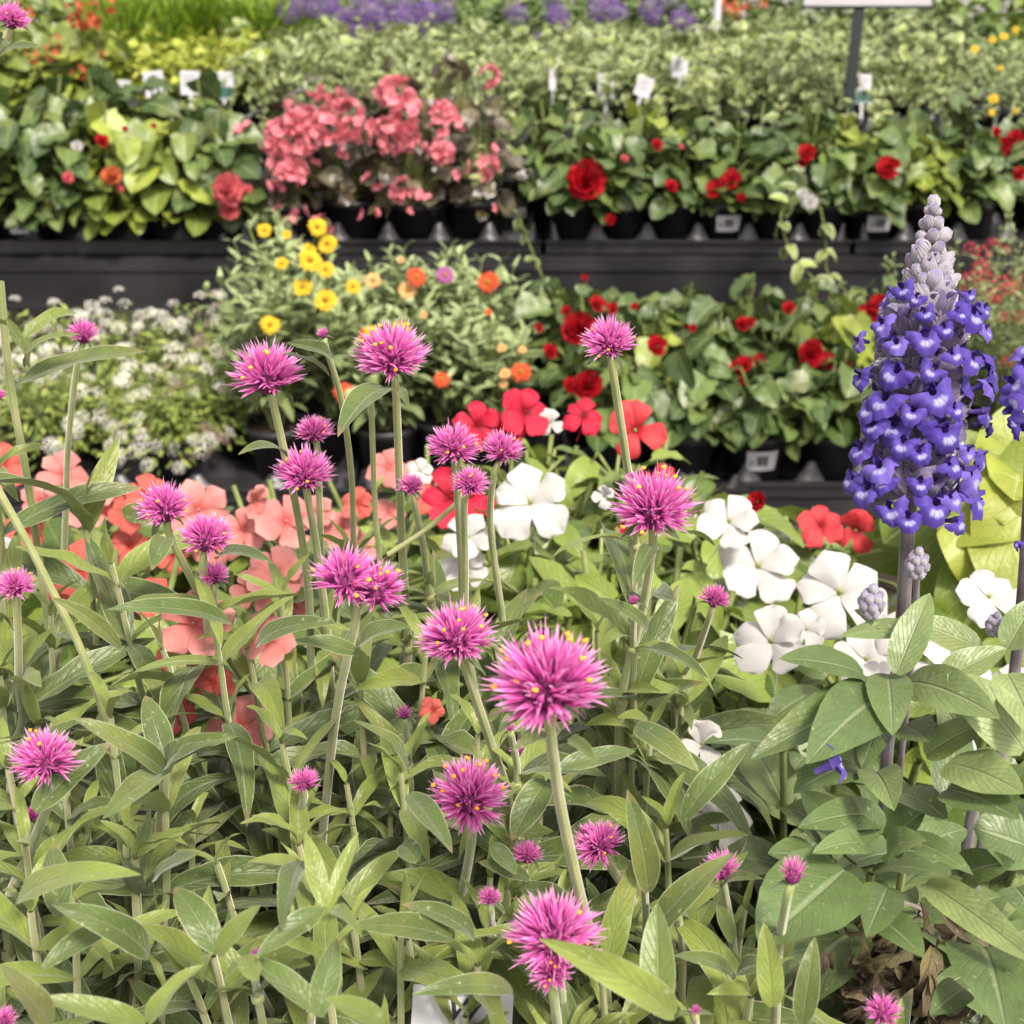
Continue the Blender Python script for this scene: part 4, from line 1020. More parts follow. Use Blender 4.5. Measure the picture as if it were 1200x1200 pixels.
# black sign post with the white board cut by the top of the photo
Yp = 3.62
pb = PY(992, 146, Yp); pt = PY(1008, 6, Yp)
t = thing('sign_stand', 'black sign post holding a white board at the top right', 'sign', (pb[0], pb[1], Z2 + .002)); o = np.array(t.location)
mb = MB(o); hgt = PY(1008, 4, Yp)[2] - Z2; mb.add(box_t(pb[0] - .013, pb[0] + .013, pb[1] - .008, pb[1] + .008, Z2 + .006, Z2 + hgt)); mb.build('post', M['steel'], t, flat=True)
mb = MB(o); mb.add(box_t(pb[0] - .06, pb[0] + .06, pb[1] - .05, pb[1] + .05, Z2 + .0005, Z2 + .0055)); mb.build('base_plate', M['steel'], t, flat=True)
xl, xr = PY(941, 2, Yp)[0], PY(1090, 2, Yp)[0]
mb = MB(o); mb.add(box_t(xl, xr, pb[1] - .014, pb[1] - .0085, Z2 + hgt - .004, Z2 + hgt + .26)); mb.build('sign_board', M['paper'], t, flat=True)
mb = MB(o); mb.add(box_t(xl - .004, xr + .004, pb[1] - .008, pb[1] + .004, Z2 + hgt - .012, Z2 + hgt - .0045)); mb.build('lower_frame', M['steel'], t, flat=True)
# pale post left of it
p = PY(838, 54, 4.5); mb = MB((p[0], p[1], Z2)); mb.add(lathe_t([(.012, 0.001), (.012, .75), (.0005, .75)], 12), zframe((p[0], p[1], Z2), (0, 0, 1)))
o_ = mb.build('sign_post', M['palepost']); o_.location = (p[0], p[1], Z2); tag(o_, 'slim pale post rising among the purple and orange flowers at the top', 'post')

# ------------------------------------------------------------------ impatiens, foreground bench
def impatiens(px, py, Y, label, seed, n=110, Rr=.13, H=.16, bright=False, group='impatiens behind the pink globe flowers'):
    p = PY(px, py, Y); zt = p[2]                      # canopy top
    t = new_plant('impatiens_plant', label, 'impatiens', (p[0], Y, ZF + .001), group, False, dict(rt=.075, rb=.055, h=.12))
    H0 = zt - ZF
    mb = MB(); r = random.Random(seed); n = int(n * (2.0 if bright else 1.4))
    dome(mb, n, Rr * (1.1 if bright else 1), H, H0 - H, LV['imp'], (.030, .052) if bright else (.036, .058), r, droop=.15, stalk=.0016, fill=(.55, 1.0), thmax=1.75, upb=.8, base=(0, 0, .12), rb=(.3 if bright else 0, 1))
    for k in range(9):
        a = r.uniform(0, 6.28); q = r.uniform(.3, .8) * Rr
        mb.tube(smooth_path([(0, 0, .11), (math.cos(a) * q * .6, math.sin(a) * q * .6, H0 * .55), (math.cos(a) * q, math.sin(a) * q, H0 * .9)], 4), .0022, 6, .4, 1)
    mb.build('foliage', [M['ileaf'], M['gstem2']], t); return t
IMP = {}
IMP['c0'] = impatiens(-20, 585, .92, 'coral impatiens at the left edge behind the tall globe stems', 1000)
IMP['c1'] = impatiens(110, 590, .90, 'coral impatiens in front of the humped black tray at left', 1001)
IMP['c2'] = impatiens(250, 600, .90, 'salmon impatiens behind the twin magenta globes', 1002, n=130)
IMP['c3'] = impatiens(370, 585, .86, 'pale salmon pink impatiens left of centre', 1003)
IMP['c4'] = impatiens(200, 690, .72, 'deep coral impatiens low among the grey green leaves at left', 1004, H=.14)
IMP['c5'] = impatiens(40, 680, .70, 'leafy impatiens with a white bloom at the left edge', 1005, H=.14)
IMP['c6'] = impatiens(330, 740, .68, 'pink impatiens under the double magenta globe', 1006, H=.12)
IMP['r1'] = impatiens(490, 555, .98, 'impatiens with light pink and salmon blooms left of the red ones', 1007)
IMP['r2'] = impatiens(610, 525, .98, 'red impatiens at the centre', 1008, n=120, bright=True)
IMP['r3'] = impatiens(730, 530, .98, 'salmon red impatiens right of centre behind the single globe', 1009, n=120, bright=True)
IMP['w1'] = impatiens(620, 615, .80, 'white impatiens with the large pure white bloom at centre', 1010, n=130, bright=True)
IMP['w2'] = impatiens(700, 640, .76, 'bright green leafy impatiens right of the central white bloom', 1011, n=130, bright=True)
IMP['w3'] = impatiens(850, 600, .84, 'white impatiens behind with two overlapping blooms', 1012, n=120, bright=True)
IMP['w4'] = impatiens(910, 700, .70, 'white impatiens with three large blooms left of the purple stem', 1013, n=120)
IMP['r4'] = impatiens(970, 640, .92, 'red impatiens beside the purple salvia stem', 1014, n=110, bright=True)
IMP['w5'] = impatiens(1060, 740, .64, 'white impatiens behind the salvia leaves', 1015)
IMP['w6'] = impatiens(1170, 730, .66, 'white impatiens at the right below the lime vine', 1016)
IMP['w7'] = impatiens(790, 780, .60, 'impatiens with shaded white blooms low at the centre right', 1017, H=.12)
IMP['g1'] = impatiens(640, 720, .66, 'leafy bright green impatiens mound below the central white bloom', 1018, bright=True)
IMP['g2'] = impatiens(760, 690, .66, 'leafy bright green impatiens mound beneath the rightmost tall pink globe', 1019, bright=True)
IF = [(3, 545, 62, 'coral', 'c0'), (75, 556, 66, 'pink', 'c1'), (48, 588, 50, 'pink', 'c0'), (118, 574, 44, 'pink', 'c1'), (105, 600, 52, 'pink', 'c1'), (112, 592, 40, 'coral', 'c1'), (98, 668, 74, 'coral', 'c4'), (76, 690, 46, 'coral', 'c4'), (172, 580, 58, 'coral', 'c2'), (232, 598, 76, 'pink', 'c2'), (258, 640, 66, 'pink', 'c2'), (298, 588, 46, 'pink_h', 'c3'), (335, 612, 78, 'pink', 'c3'), (372, 600, 46, 'pink', 'c3'), (225, 732, 92, 'pink', 'c4'), (325, 672, 76, 'pink', 'c6'), (300, 690, 60, 'pink', 'c6'), (205, 648, 50, 'coral', 'c2'), (212, 762, 60, 'coral', 'c4'), (345, 705, 66, 'pink', 'c6'), (180, 700, 56, 'coral', 'c4'), (250, 800, 54, 'coral', 'c4'), (400, 620, 50, 'pink', 'c3'), (285, 620, 56, 'pink', 'c3'), (30, 620, 50, 'coral', 'c0'), (150, 600, 50, 'coral', 'c1'), (318, 750, 70, 'pink', 'c6'), (203, 834, 52, 'coral', 'c4'), (282, 852, 86, 'pink', 'c6'), (420, 590, 44, 'coral', 'c3'), (455, 548, 52, 'pink', 'r1'), (482, 560, 46, 'pink', 'r1'), (455, 600, 40, 'pink', 'r1'), (420, 645, 56, 'pink', 'c3'), (404, 668, 40, 'coral', 'c3'), (508, 832, 34, 'coral', 'c6'), (0, 652, 66, 'white', 'c5'), (152, 640, 52, 'coral', 'c2'),
      (490, 720, 44, 'pink', 'r1'), (438, 700, 40, 'coral', 'c3'), (588, 694, 30, 'coral', 'r2'), (135, 650, 36, 'pink', 'c1'),
      (560, 498, 62, 'red', 'r2'), (615, 483, 66, 'red', 'r2'), (645, 496, 34, 'white_h', 'r2'), (596, 508, 50, 'red', 'r2'), (684, 488, 50, 'red', 'r3'), (745, 505, 74, 'salmonred_h', 'r3'), (528, 583, 82, 'red', 'r2'), (505, 580, 50, 'coral', 'r2'), (560, 598, 50, 'red', 'r2'), (760, 578, 66, 'red', 'r3'), (737, 628, 44, 'red', 'r3'), (778, 556, 30, 'salmonred', 'r3'), (962, 616, 56, 'salmonred', 'r4'), (1003, 622, 56, 'salmonred_h', 'r4'), (888, 588, 26, 'budred', 'r4'),
      (622, 590, 98, 'white', 'w1'), (548, 630, 66, 'white', 'w1'), (545, 665, 60, 'white', 'w1'), (708, 582, 30, 'white_h', 'w2'), (492, 552, 34, 'white', 'w1'), (855, 612, 78, 'white', 'w3'), (888, 664, 100, 'white', 'w3'), (905, 752, 100, 'white', 'w4'), (984, 694, 110, 'white', 'w4'), (1015, 772, 84, 'white', 'w4'), (945, 738, 50, 'white', 'w4'), (1158, 700, 80, 'white', 'w6'), (1110, 788, 96, 'white', 'w5'), (1052, 742, 60, 'white', 'w5'), (1120, 870, 56, 'white', 'w5'), (845, 958, 84, 'white', 'w7'), (822, 872, 60, 'white_h', 'w7'), (1035, 800, 60, 'white', 'w5'), (1185, 800, 50, 'white', 'w6'), (790, 895, 46, 'white', 'w7')]
for px, py, wd, k, j in IF:
    pl_ = IMP[j]; Y = (.455 if py > 715 else .56) if j in ('c4', 'c6') else .50 if j in ('w5', 'w6') and py > 720 else .47 if j == 'w7' else .56 if py > 730 and j == 'w4' else pl_.location.y - .10
    flower(k, px, py, wd * 1.12, Y, pl_, name='flower', face=(RF.uniform(-.4, .4), RF.uniform(-.35, .3)), spin=RF.uniform(-.7, .7))

# lime sweet potato vine at the right
p = PY(1160, 560, .80)
t = new_plant('lime_vine_plant', 'lime green vine with broad heart shaped leaves at the right edge', 'vine plant', (p[0], .80, ZF + .001), None, False, dict(rt=.075, rb=.055, h=.12))
mb = MB(t.location); r = random.Random(1100)
for px, py, L, dirn, Y, rb_ in ((1195, 545, .055, (-.2, -.6, .1), .74, .9), (1165, 590, .06, (-.9, -.5, -.1), .72, .7), (1195, 615, .06, (-.5, -.9, -.6), .70, 1), (1120, 650, .065, (-.3, -.5, -.9), .74, .1), (1170, 650, .06, (.3, -.7, -.8), .70, .9), (1090, 600, .06, (-.8, -.4, -.2), .80, .1), (1075, 625, .05, (-.8, -.3, .2), .82, .2), (1140, 545, .05, (-.5, .2, .5), .82, .5), (1210, 580, .06, (.5, -.5, -.3), .72, .6), (1100, 560, .05, (-.7, .3, .3), .86, .3), (1150, 700, .06, (-.6, -.6, -.7), .70, .3), (1190, 520, .05, (.2, .3, .6), .80, .8), (1050, 640, .05, (-.9, -.2, .1), .84, .3), (1200, 665, .055, (.2, -.8, -.8), .69, .8), (1130, 600, .06, (-.5, -.7, -.5), .76, .5)):
    q = PY(px, py, Y); d = nrm(dirn); up = nrm(nrm(CAM - q) * .75 + UP * .55 + np.array((r.uniform(-.2, .2), 0, 0)))
    st = q - d * L * .5
    mb.add(r.choice(LV['lv']), frame(st, d, up, L * 1.15), rb_)
    mb.tube(smooth_path([np.array(t.location) + np.array((0, 0, .12)), (np.array(t.location) + st) / 2 + np.array((0, 0, .08)), st], 5), .0018, 5, .7, 1)
mb.build('foliage', [M['limevine'], M['gstem2']], t)
# ------------------------------------------------------------------ gomphrena, nearest plants
GB = [(-.255, .50), (-.085, .52), (.065, .50), (-.19, .33), (-.03, .34), (.085, .33), (-.36, .60), (.19, .60)]
GL = ['pink globe flower plant at the left edge, second row', 'pink globe flower plant left of centre with the highest dome blooms', 'pink globe flower plant at the centre, second row', 'pink globe flower plant in the front left corner', 'pink globe flower plant in front at the centre with the double bloom', 'pink globe flower plant in front with the large nearest bloom', 'pink globe flower plant at far left with one small high bloom', 'pink globe flower plant right of centre behind']
GP = []
for i, (x, y) in enumerate(GB):
    t = new_plant('globe_amaranth_plant', GL[i], 'flowering plant', (x, y, ZF + .001), 'pink globe flowers in front', False, dict(rt=.07, rb=.052, h=.12)); GP.append(t)
gst = [MB(t.location) for t in GP]
glf = [MB(t.location) for t in GP]
RG = random.Random(77)
def gleafpair(j, p, tg, size, ang=None, rnd=None, el_=.55, pl='g', both=True):
    a = RG.uniform(0, 6.28) if ang is None else ang
    for s_ in ((0, math.pi) if both else (0,)):
        o = np.array((math.cos(a + s_), math.sin(a + s_), 0)); e = el_ + RG.uniform(-.3, .25)
        d = nrm(o * math.cos(e) + np.asarray(tg) * math.sin(e))
        sz = size * RG.uniform(.85, 1.1)
        u = nrm(UP - o * .35 + np.array((RG.uniform(-.25, .25), RG.uniform(-.3, .1), 0)))
        glf[j].add(RG.choice(LV[pl]), frame(p, d, u, sz), RG.uniform(0, .45) if rnd is None else rnd + RG.uniform(-.12, .12), 0 if (rnd is None or rnd < .6) else 1)
    return a
# heads: x, y, width px, depth, style, stalk pixels [(x, y)...], plant, lean
HD = [(313, 442, 97, .52, 'dome', [(322, 480), (350, 610), (362, 700), (366, 800)], 1), (459, 420, 94, .52, 'full', [(464, 460), (468, 560), (471, 640), (478, 760)], 1),
      (98, 393, 44, .60, 'small', [(90, 430), (80, 520), (77, 600), (72, 700)], 6), (714, 403, 70, .50, 'dome', [(719, 440), (734, 540), (738, 580), (745, 760)], 2),
      (193, 597, 72, .50, 'dome', [(200, 630), (235, 700), (262, 760), (330, 870)], 1), (242, 632, 72, .49, 'dome', [(238, 665), (243, 720), (240, 790), (200, 880), (180, 1020)], 0),
      (368, 508, 50, .57, 'dome', [(372, 530), (376, 640), (380, 740)], 1), (357, 557, 76, .54, 'dome', [(362, 590), (372, 650), (385, 760)], 1),
      (531, 526, 70, .53, 'dome', [(535, 560), (540, 640), (546, 740)], 2), (588, 529, 56, .54, 'dome', [(578, 560), (575, 620), (588, 720), (600, 820)], 2),
      (551, 568, 50, .51, 'dome', [(544, 590), (545, 650), (548, 760)], 2), (482, 571, 38, .55, 'small', [(486, 592), (496, 640), (505, 700)], 2),
      (766, 598, 108, .46, 'full', [(764, 645), (752, 720), (728, 822)], 2), (420, 682, 126, .46, 'double', [(415, 735), (395, 830), (383, 930), (378, 1010)], 1),
      (535, 749, 98, .45, 'full', [(548, 790), (575, 870), (600, 950), (605, 1040)], 4), (642, 806, 150, .355, 'full', [(645, 860), (658, 950), (685, 1070), (708, 1150)], 5),
      (550, 936, 102, .43, 'full', [(553, 978), (545, 1030), (530, 1100)], 4), (53, 893, 86, .42, 'dome', [(60, 930), (38, 990), (8, 1075)], 3), (36, 957, 28, .46, 'small', [(38, 975), (40, 1020)], 3),
      (18, 688, 52, .48, 'dome', [(20, 710), (22, 800)], 6), (837, 703, 42, .54, 'small', [(832, 722), (815, 770), (790, 830)], 7), (356, 918, 42, .46, 'small', [(356, 935), (350, 985)], 4),
      (703, 990, 68, .43, 'dome', [(715, 1015), (735, 1045), (750, 1085)], 5), (618, 1003, 42, .45, 'small', [(614, 1025), (625, 1070)], 4), (574, 1053, 32, .42, 'small', [(575, 1070), (576, 1110)], 4),
      (650, 1100, 124, .385, 'dome', [(655, 1145), (665, 1240)], 5), (645, 1140, 60, .380, 'dome', [(650, 1175), (660, 1250)], 5), (752, 1018, 35, .43, 'small', [(755, 1035), (758, 1100)], 5),
      (846, 1020, 52, .42, 'small', [(848, 1040), (858, 1100), (862, 1170)], 5), (929, 1026, 50, .375, 'tuft', [(922, 1055), (912, 1120), (906, 1230)], 5), (1034, 1188, 50, .37, 'small', [(1035, 1210), (1038, 1260)], 5),
      (14, 24, 46, .43, 'dome', [(4, 52), (-30, 120), (-70, 400)], 3), (474, 838, 26, .50, 'bud', [(475, 852), (480, 900)], 4), (610, 882, 30, .50, 'small', [(610, 900), (612, 950)], 2),
      (250, 676, 42, .50, 'small', [(250, 695), (248, 720)], 0), (365, 1182, 22, .41, 'bud', [(365, 1195), (365, 1240)], 4), (379, 393, 20, .53, 'bud', [(383, 410), (400, 470), (412, 560), (415, 660)], 1),
      (743, 705, 18, .48, 'bud', [(743, 718), (742, 760)], 2), (300, 1118, 16, .40, 'bud', [(300, 1128), (302, 1170)], 4), (815, 1186, 20, .38, 'bud', [(815, 1196), (815, 1240)], 5), (740, 560, 16, .52, 'bud', [(741, 570), (745, 640)], 2), (5, 1196, 36, .38, 'small', [(6, 1215), (8, 1260)], 3), (-2, 465, 22, .5, 'small', [(-3, 480), (-6, 560)], 0), (598, 855, 18, .46, 'bud', [(600, 866), (606, 920)], 4), (795, 1068, 22, .42, 'bud', [(796, 1080), (800, 1120)], 5)]
def base_path(px, py, Y, j):
    """carry a stalk on down to the foot of plant j"""
    p = PY(px, py, Y); b = np.array(GP[j].location) + np.array((RG.uniform(-.02, .02), RG.uniform(-.02, .02), .11))
    return p, b
for x, y, wd, dep, style, way, j in HD:
    Y = Yof(y, dep); rad = wd / 2 / FPX * dep
    p = P(x, y, dep)
    pts = [PY(a, b, Y + .012 * k) for k, (a, b) in enumerate(way)]
    tg = nrm(p - pts[0] + (pts[0] - pts[1]) * .3)
    ax = nrm(tg + UP * .6 + np.array((RG.uniform(-.12, .12), RG.uniform(-.25, .1), 0)))
    hp = p - ax * rad * .22
    if style == 'double': ax = nrm((-.22, -.1, 1)); 
    if (x, y) == (703, 990): ax = nrm((-.5, -.3, .9))
    me = RG.choice(HEADS[style]); sc = rad * (1.12 if style in ('full', 'dome') else 1.15)
    if style == 'double': sc = rad * .98
    spin = 0 if style == 'double' else RG.uniform(0, 6)
    Mz = zframe(hp, ax, spin, sc)
    if style == 'double':
        Mz = np.eye(4); xx = nrm((1, 0, -.28)); zz = nrm(np.array((.28, -.15, 1))); yy = np.cross(zz, xx); Mz[:3, 0] = xx * sc; Mz[:3, 1] = yy * sc; Mz[:3, 2] = zz * sc; Mz[:3, 3] = hp
    ho = put(me, 'flower_head', GP[j], Mz)
    neck = hp - ax * sc * .12
    last, b = base_path(way[-1][0], way[-1][1], Y + .012 * (len(way) - 1), j)
    pts[0] = pts[0]
    tail = []
    if last[2] > b[2] + .05:
        m1 = last + np.array(((b[0] - last[0]) * .12, (b[1] - last[1]) * .2, -.05)); tail = [m1, (m1 + b) / 2, b] if m1[2] > b[2] + .05 else [b]
    path = smooth_path([neck] + pts + tail, 6)
    r0 = (.00115 if wd * dep < 18 else .00135) * (1.12 if wd > 60 else 1)
    gst[j].tube(path, [r0 * (.95 + .5 * min(1, i / len(path))) for i in range(len(path))], 8, RG.random())
    # small bract leaves under the head
    for s_ in range(2):
        a = RG.uniform(-.6, .6) + s_ * math.pi; o = np.array((math.cos(a), math.sin(a), 0))
        glf[j].add(RG.choice(LV['g']), frame(neck + ax * sc * .05, nrm(o * .9 + UP * RG.uniform(-.55, .2)), UP, max(rad * RG.uniform(.7, 1.05), .007), sx=max(rad, .008) * RG.uniform(1.2, 1.7)), RG.uniform(.1, .5), 0)
    # swollen node and leaf pair at the last free point of the stalk, more below
    if py if False else True:
        nodep = pts[-1]
        gst[j].add(BALL, zframe(nodep, (0, 0, 1), 0, r0 * 2.0), .5)
        a = gleafpair(j, nodep, UP, .042, rnd=.7)
        gleafpair(j, nodep + UP * .003, UP, .024, ang=a + 1.57, rnd=.9, el_=.95)
        L = 0
        for i in range(6 * len(pts), len(path) - 1):
            L += np.linalg.norm(path[i + 1] - path[i])
            if L > .034: L = 0; a += 1.57; gleafpair(j, path[i], UP, .058, ang=a)
# leafy shoots filling the canopy --------------------------------------------------
def shoot(px, py, Y, j=None, nodes=5, young=.75, size=.056, up=None):
    top = PY(px, py, Y)
    if j is None: j = min(range(len(GP)), key=lambda q: (GP[q].location.x - top[0]) ** 2 + (GP[q].location.y - top[1]) ** 2)
    b = np.array(GP[j].location) + np.array((RG.uniform(-.03, .03), RG.uniform(-.03, .03), .11))
    m = top * .6 + b * .4; m[0] = top[0] * .8 + b[0] * .2; m[1] = top[1] * .85 + b[1] * .15
    path = smooth_path([top, m, b], 10); gst[j].tube(path, [.0011 + .0009 * i / len(path) for i in range(len(path))], 6, RG.random())
    a = RG.uniform(0, 6.28); L = 0; k = 0
    tg = nrm(path[0] - path[2])
    gleafpair(j, path[0], tg, size * .42, ang=a, rnd=.95, el_=1.1)
    for i in range(len(path) - 1):
        L += np.linalg.norm(path[i + 1] - path[i])
        if L > (.010 if k == 0 else .028) and k < nodes:
            L = 0; a += 1.57 + RG.uniform(-.2, .2); k += 1
            gleafpair(j, path[i + 1], nrm(path[i] - path[i + 1]), size * (.8 if k == 1 else 1.0), ang=a, rnd=(young if k == 1 else None), el_=(.75 if k == 1 else .4))
            if k in (2, 3) and RG.random() < .5: gleafpair(j, path[i + 1], UP, size * .45, ang=a + 1.57, rnd=.7, el_=.8)
# seen shoots (from the photo)
for px, py, Y in ((95, 345, .44), (490, 0, .3),):
    pass
SH_ = [(195, 905, .37), (100, 600, .50), (60, 720, .47), (45, 850, .43), (250, 730, .43), (470, 905, .40), (375, 1060, .33), (1, 700, .46), (130, 660, .47), (290, 760, .45), (560, 860, .42), (350, 990, .36), (420, 760, .44), (160, 1000, .35), (700, 740, .47), (90, 1100, .31), (250, 1120, .31), (380, 1130, .30), (470, 1090, .31), (130, 840, .40), (330, 870, .40), (640, 900, .42), (740, 860, .44), (780, 970, .38), (600, 780, .47), (30, 990, .34), (700, 1110, .31), (560, 1130, .31), (500, 760, .46), (800, 790, .47), (330, 700, .49), (190, 760, .44), (0, 790, .43), (10, 900, .38)]
for s in SH_: shoot(*s)
for k in range(125):
    py = RG.uniform(735, 1290); px = RG.uniform(-60, 900 if py < 1000 else 880)
    if px > 540 and py < 850: continue
    if py < 900 and 150 < px < 470: continue
    z = -.325 + RG.uniform(-.06, .03)
    v = (600 - py) / FPX; d = z / (-SP + CP * v); Y = d * (CP + SP * v)
    if px > 770 and py < 1000: continue
    shoot(px, py, Y, nodes=RG.choice((4, 5, 6)), size=RG.uniform(.036, .054), young=RG.uniform(.3, .9))
# leaves placed one by one where the photo shows them -------------------------------
def pleaf(mb, x0, y0, d0, x1, y1, d1, wpx, rnd=.3, mi=0, face=.6, side=0.0, seed=0, shape='lance', bend=-.5, fold=.3, wave=.08, droop=None, serr=0.0):
    a = P(x0, y0, d0); b = P(x1, y1, d1); L = np.linalg.norm(b - a); wd = wpx / FPX * (d0 + d1) / 2
    tpl = leaf_t(W=wd / L * 1.05, nu=8, nv=16, shape=shape, a0=-bend * .5, bend=bend, fold=fold, wave=wave, wf=1.6, ph=seed * 1.7, twist=side, serr=serr)
    e = tpl.V[(len(tpl.V) // 9 - 1) * 9 + 4]
    ch = math.hypot(e[1], e[2]); ang = math.atan2(e[2], e[1])
    toc = nrm(CAM - (a + b) / 2)
    up = nrm(toc * face + UP * (1 - face))
    Fm = frame(a, b - a, up, L / ch)
    c_, s_ = math.cos(-ang), math.sin(-ang); Rx = np.eye(4); Rx[1, 1] = c_; Rx[1, 2] = -s_; Rx[2, 1] = s_; Rx[2, 2] = c_
    mb.add(tpl, Fm @ Rx, rnd, mi)
GLV = [  # plant, base x,y,depth, tip x,y,depth, width, rnd, young?
 (6, 22, 450, .50, 172, 412, .47, 40, .2, 0), (6, 28, 395, .50, 92, 368, .52, 22, .7, 1), (6, 35, 430, .50, 5, 372, .48, 26, .7, 1), (6, 30, 430, .5, 95, 392, .47, 16, .6, 1),
 (1, 452, 455, .52, 396, 512, .49, 46, .05, 0), (1, 390, 420, .53, 335, 402, .50, 22, .3, 0), (1, 385, 440, .53, 330, 415, .5, 26, .3, 0), (1, 335, 535, .53, 279, 533, .50, 22, .15, 0),
 (1, 468, 460, .52, 480, 478, .50, 14, .1, 0), (1, 150, 610, .5, 165, 590, .5, 30, .1, 0), (1, 195, 630, .49, 178, 668, .47, 32, .1, 0), (1, 255, 655, .49, 320, 660, .46, 26, .25, 0),
 (4, 478, 905, .42, 415, 845, .40, 34, .3, 0), (0, 194, 905, .41, 85, 842, .39, 36, .5, 0), (0, 196, 900, .41, 280, 862, .385, 34, .5, 0), (0, 190, 905, .41, 120, 960, .37, 40, .55, 0), (0, 196, 898, .42, 170, 815, .43, 38, .05, 0), (0, 200, 905, .40, 265, 870, .38, 26, .4, 0),
 (3, 18, 1062, .37, 165, 1025, .35, 44, .75, 1), (3, 40, 950, .42, 130, 870, .43, 42, .05, 0), (3, 70, 1075, .38, 62, 990, .40, 44, .05, 0), (3, 50, 1135, .36, 150, 1078, .38, 30, .4, 0),
 (4, 380, 1062, .36, 358, 975, .37, 28, .85, 1), (4, 385, 1065, .36, 420, 975, .37, 24, .85, 1), (4, 378, 1065, .35, 300, 1120, .34, 34, .5, 0), (4, 388, 1068, .35, 425, 1100, .33, 26, .6, 1), (4, 352, 1010, .38, 290, 1010, .37, 20, .7, 1), (4, 352, 1010, .38, 330, 1090, .34, 40, .3, 0),
 (1, 410, 740, .46, 398, 765, .45, 16, .05, 0), (4, 420, 760, .45, 480, 735, .43, 40, .55, 0), (4, 420, 765, .45, 345, 750, .44, 26, .5, 0), (2, 765, 640, .46, 742, 690, .44, 26, .05, 0), (2, 758, 740, .47, 700, 700, .45, 20, .5, 0), (2, 760, 760, .47, 830, 795, .44, 26, .3, 0),
 (5, 668, 865, .355, 700, 895, .345, 22, .3, 0), (5, 640, 860, .355, 600, 880, .345, 20, .3, 0), (5, 790, 1190, .34, 632, 1100, .325, 52, .85, 1), (5, 772, 1190, .35, 770, 1058, .36, 52, .6, 0), (5, 760, 1045, .42, 735, 925, .41, 42, .15, 0), (5, 765, 1095, .41, 860, 1000, .40, 40, .4, 0),
 (5, 905, 1180, .37, 895, 1080, .37, 36, .8, 1), (5, 940, 1200, .37, 955, 1098, .37, 34, .5, 0), (5, 862, 1145, .40, 790, 1120, .38, 28, .5, 0), (5, 862, 1145, .40, 925, 1135, .38, 30, .4, 0), (5, 858, 1105, .41, 840, 1060, .42, 24, .5, 0), (5, 846, 1040, .42, 895, 1030, .40, 16, .5, 0), (5, 848, 1040, .42, 800, 1030, .41, 16, .5, 0),
 (4, 555, 1100, .40, 470, 1060, .38, 34, .1, 0), (4, 530, 1100, .39, 410, 1085, .37, 40, .25, 0), (4, 600, 1160, .37, 483, 1166, .35, 30, .3, 0), (4, 612, 905, .45, 710, 910, .42, 40, .35, 0), (4, 640, 915, .44, 600, 985, .43, 44, .1, 0), (4, 575, 990, .42, 605, 1025, .42, 30, .05, 0), (4, 610, 1040, .43, 680, 1060, .42, 30, .1, 0),
 (4, 480, 930, .41, 530, 1000, .38, 40, .1, 0), (4, 490, 1010, .40, 470, 990, .41, 30, .1, 0), (0, 180, 1030, .38, 235, 1000, .36, 34, .4, 0), (0, 175, 1120, .37, 60, 1060, .35, 40, .3, 0), (3, 170, 1200, .34, 40, 1170, .33, 36, .6, 1), (3, 175, 1200, .34, 240, 1130, .34, 32, .7, 1),
 (0, 255, 1115, .36, 205, 1040, .37, 44, .05, 0), (0, 255, 1120, .36, 305, 1060, .36, 30, .5, 1), (4, 300, 1150, .34, 285, 1120, .35, 34, .7, 1), (4, 380, 1190, .34, 285, 1122, .35, 38, .5, 0), (4, 372, 1190, .34, 395, 1100, .35, 40, .15, 0), (1, 270, 730, .46, 125, 715, .43, 32, .45, 0), (1, 300, 760, .45, 395, 730, .43, 30, .4, 0),
 (4, 140, 760, .44, 60, 700, .43, 24, .4, 0), (3, 60, 1200, .33, 0, 1130, .32, 40, .5, 0), (4, 450, 1200, .33, 380, 1170, .32, 36, .6, 1), (5, 620, 1030, .43, 560, 1010, .42, 26, .2, 0),
 (3, 5, 70, .42, 52, 55, .40, 14, .05, 0), (3, 0, 45, .42, -20, 70, .40, 20, .05, 0), (3, 12, 50, .42, -5, 62, .41, 16, .1, 0),
 (5, 655, 900, .40, 745, 880, .41, 30, .4, 0), (2, 745, 850, .43, 820, 905, .41, 36, .3, 0), (5, 800, 960, .42, 880, 870, .42, 36, .3, 0)]
for i, g in enumerate(GLV):
    j, x0, y0, d0, x1, y1, d1, wpx, rn, yg = g
    RGi = random.Random(i)
    pleaf(glf[j], x0, y0, d0, x1, y1, d1, wpx * .8, rn, yg, seed=i, bend=RGi.uniform(-1.3, -.3), wave=RGi.uniform(.04, .2), fold=RGi.uniform(.15, .5), face=RGi.uniform(.35, .7), side=RGi.uniform(-.5, .5))
def gst_px(j, pts, r=.0014):
    path = smooth_path([PY(a, b, y) for a, b, y in pts], 6); gst[j].tube(path, r, 8, RG.random())
gst_px(6, [(0, 330, .50), (12, 450, .50), (35, 580, .50), (60, 760, .5)], .0016)
gst_px(3, [(-10, 560, .42), (50, 670, .42), (110, 800, .42), (150, 960, .42)], .0015)
gst_px(2, [(455, 650, .50), (500, 620, .50), (535, 590, .5)], .0011)
gst_px(5, [(862, 1170, .37), (865, 1300, .36)], .0014)
gst_px(0, [(194, 905, .38), (186, 1010, .38), (200, 1130, .38)], .0017)
gst_px(1, [(435, 470, .52), (440, 600, .52), (450, 700, .52)], .0012)
gst_px(4, [(530, 1090, .35), (505, 1210, .34)], .0017)
for j, t in enumerate(GP):
    gst[j].build('stems', M['gstem'], t); glf[j].build('foliage', [M['gleaf'], M['gyoung']], t)

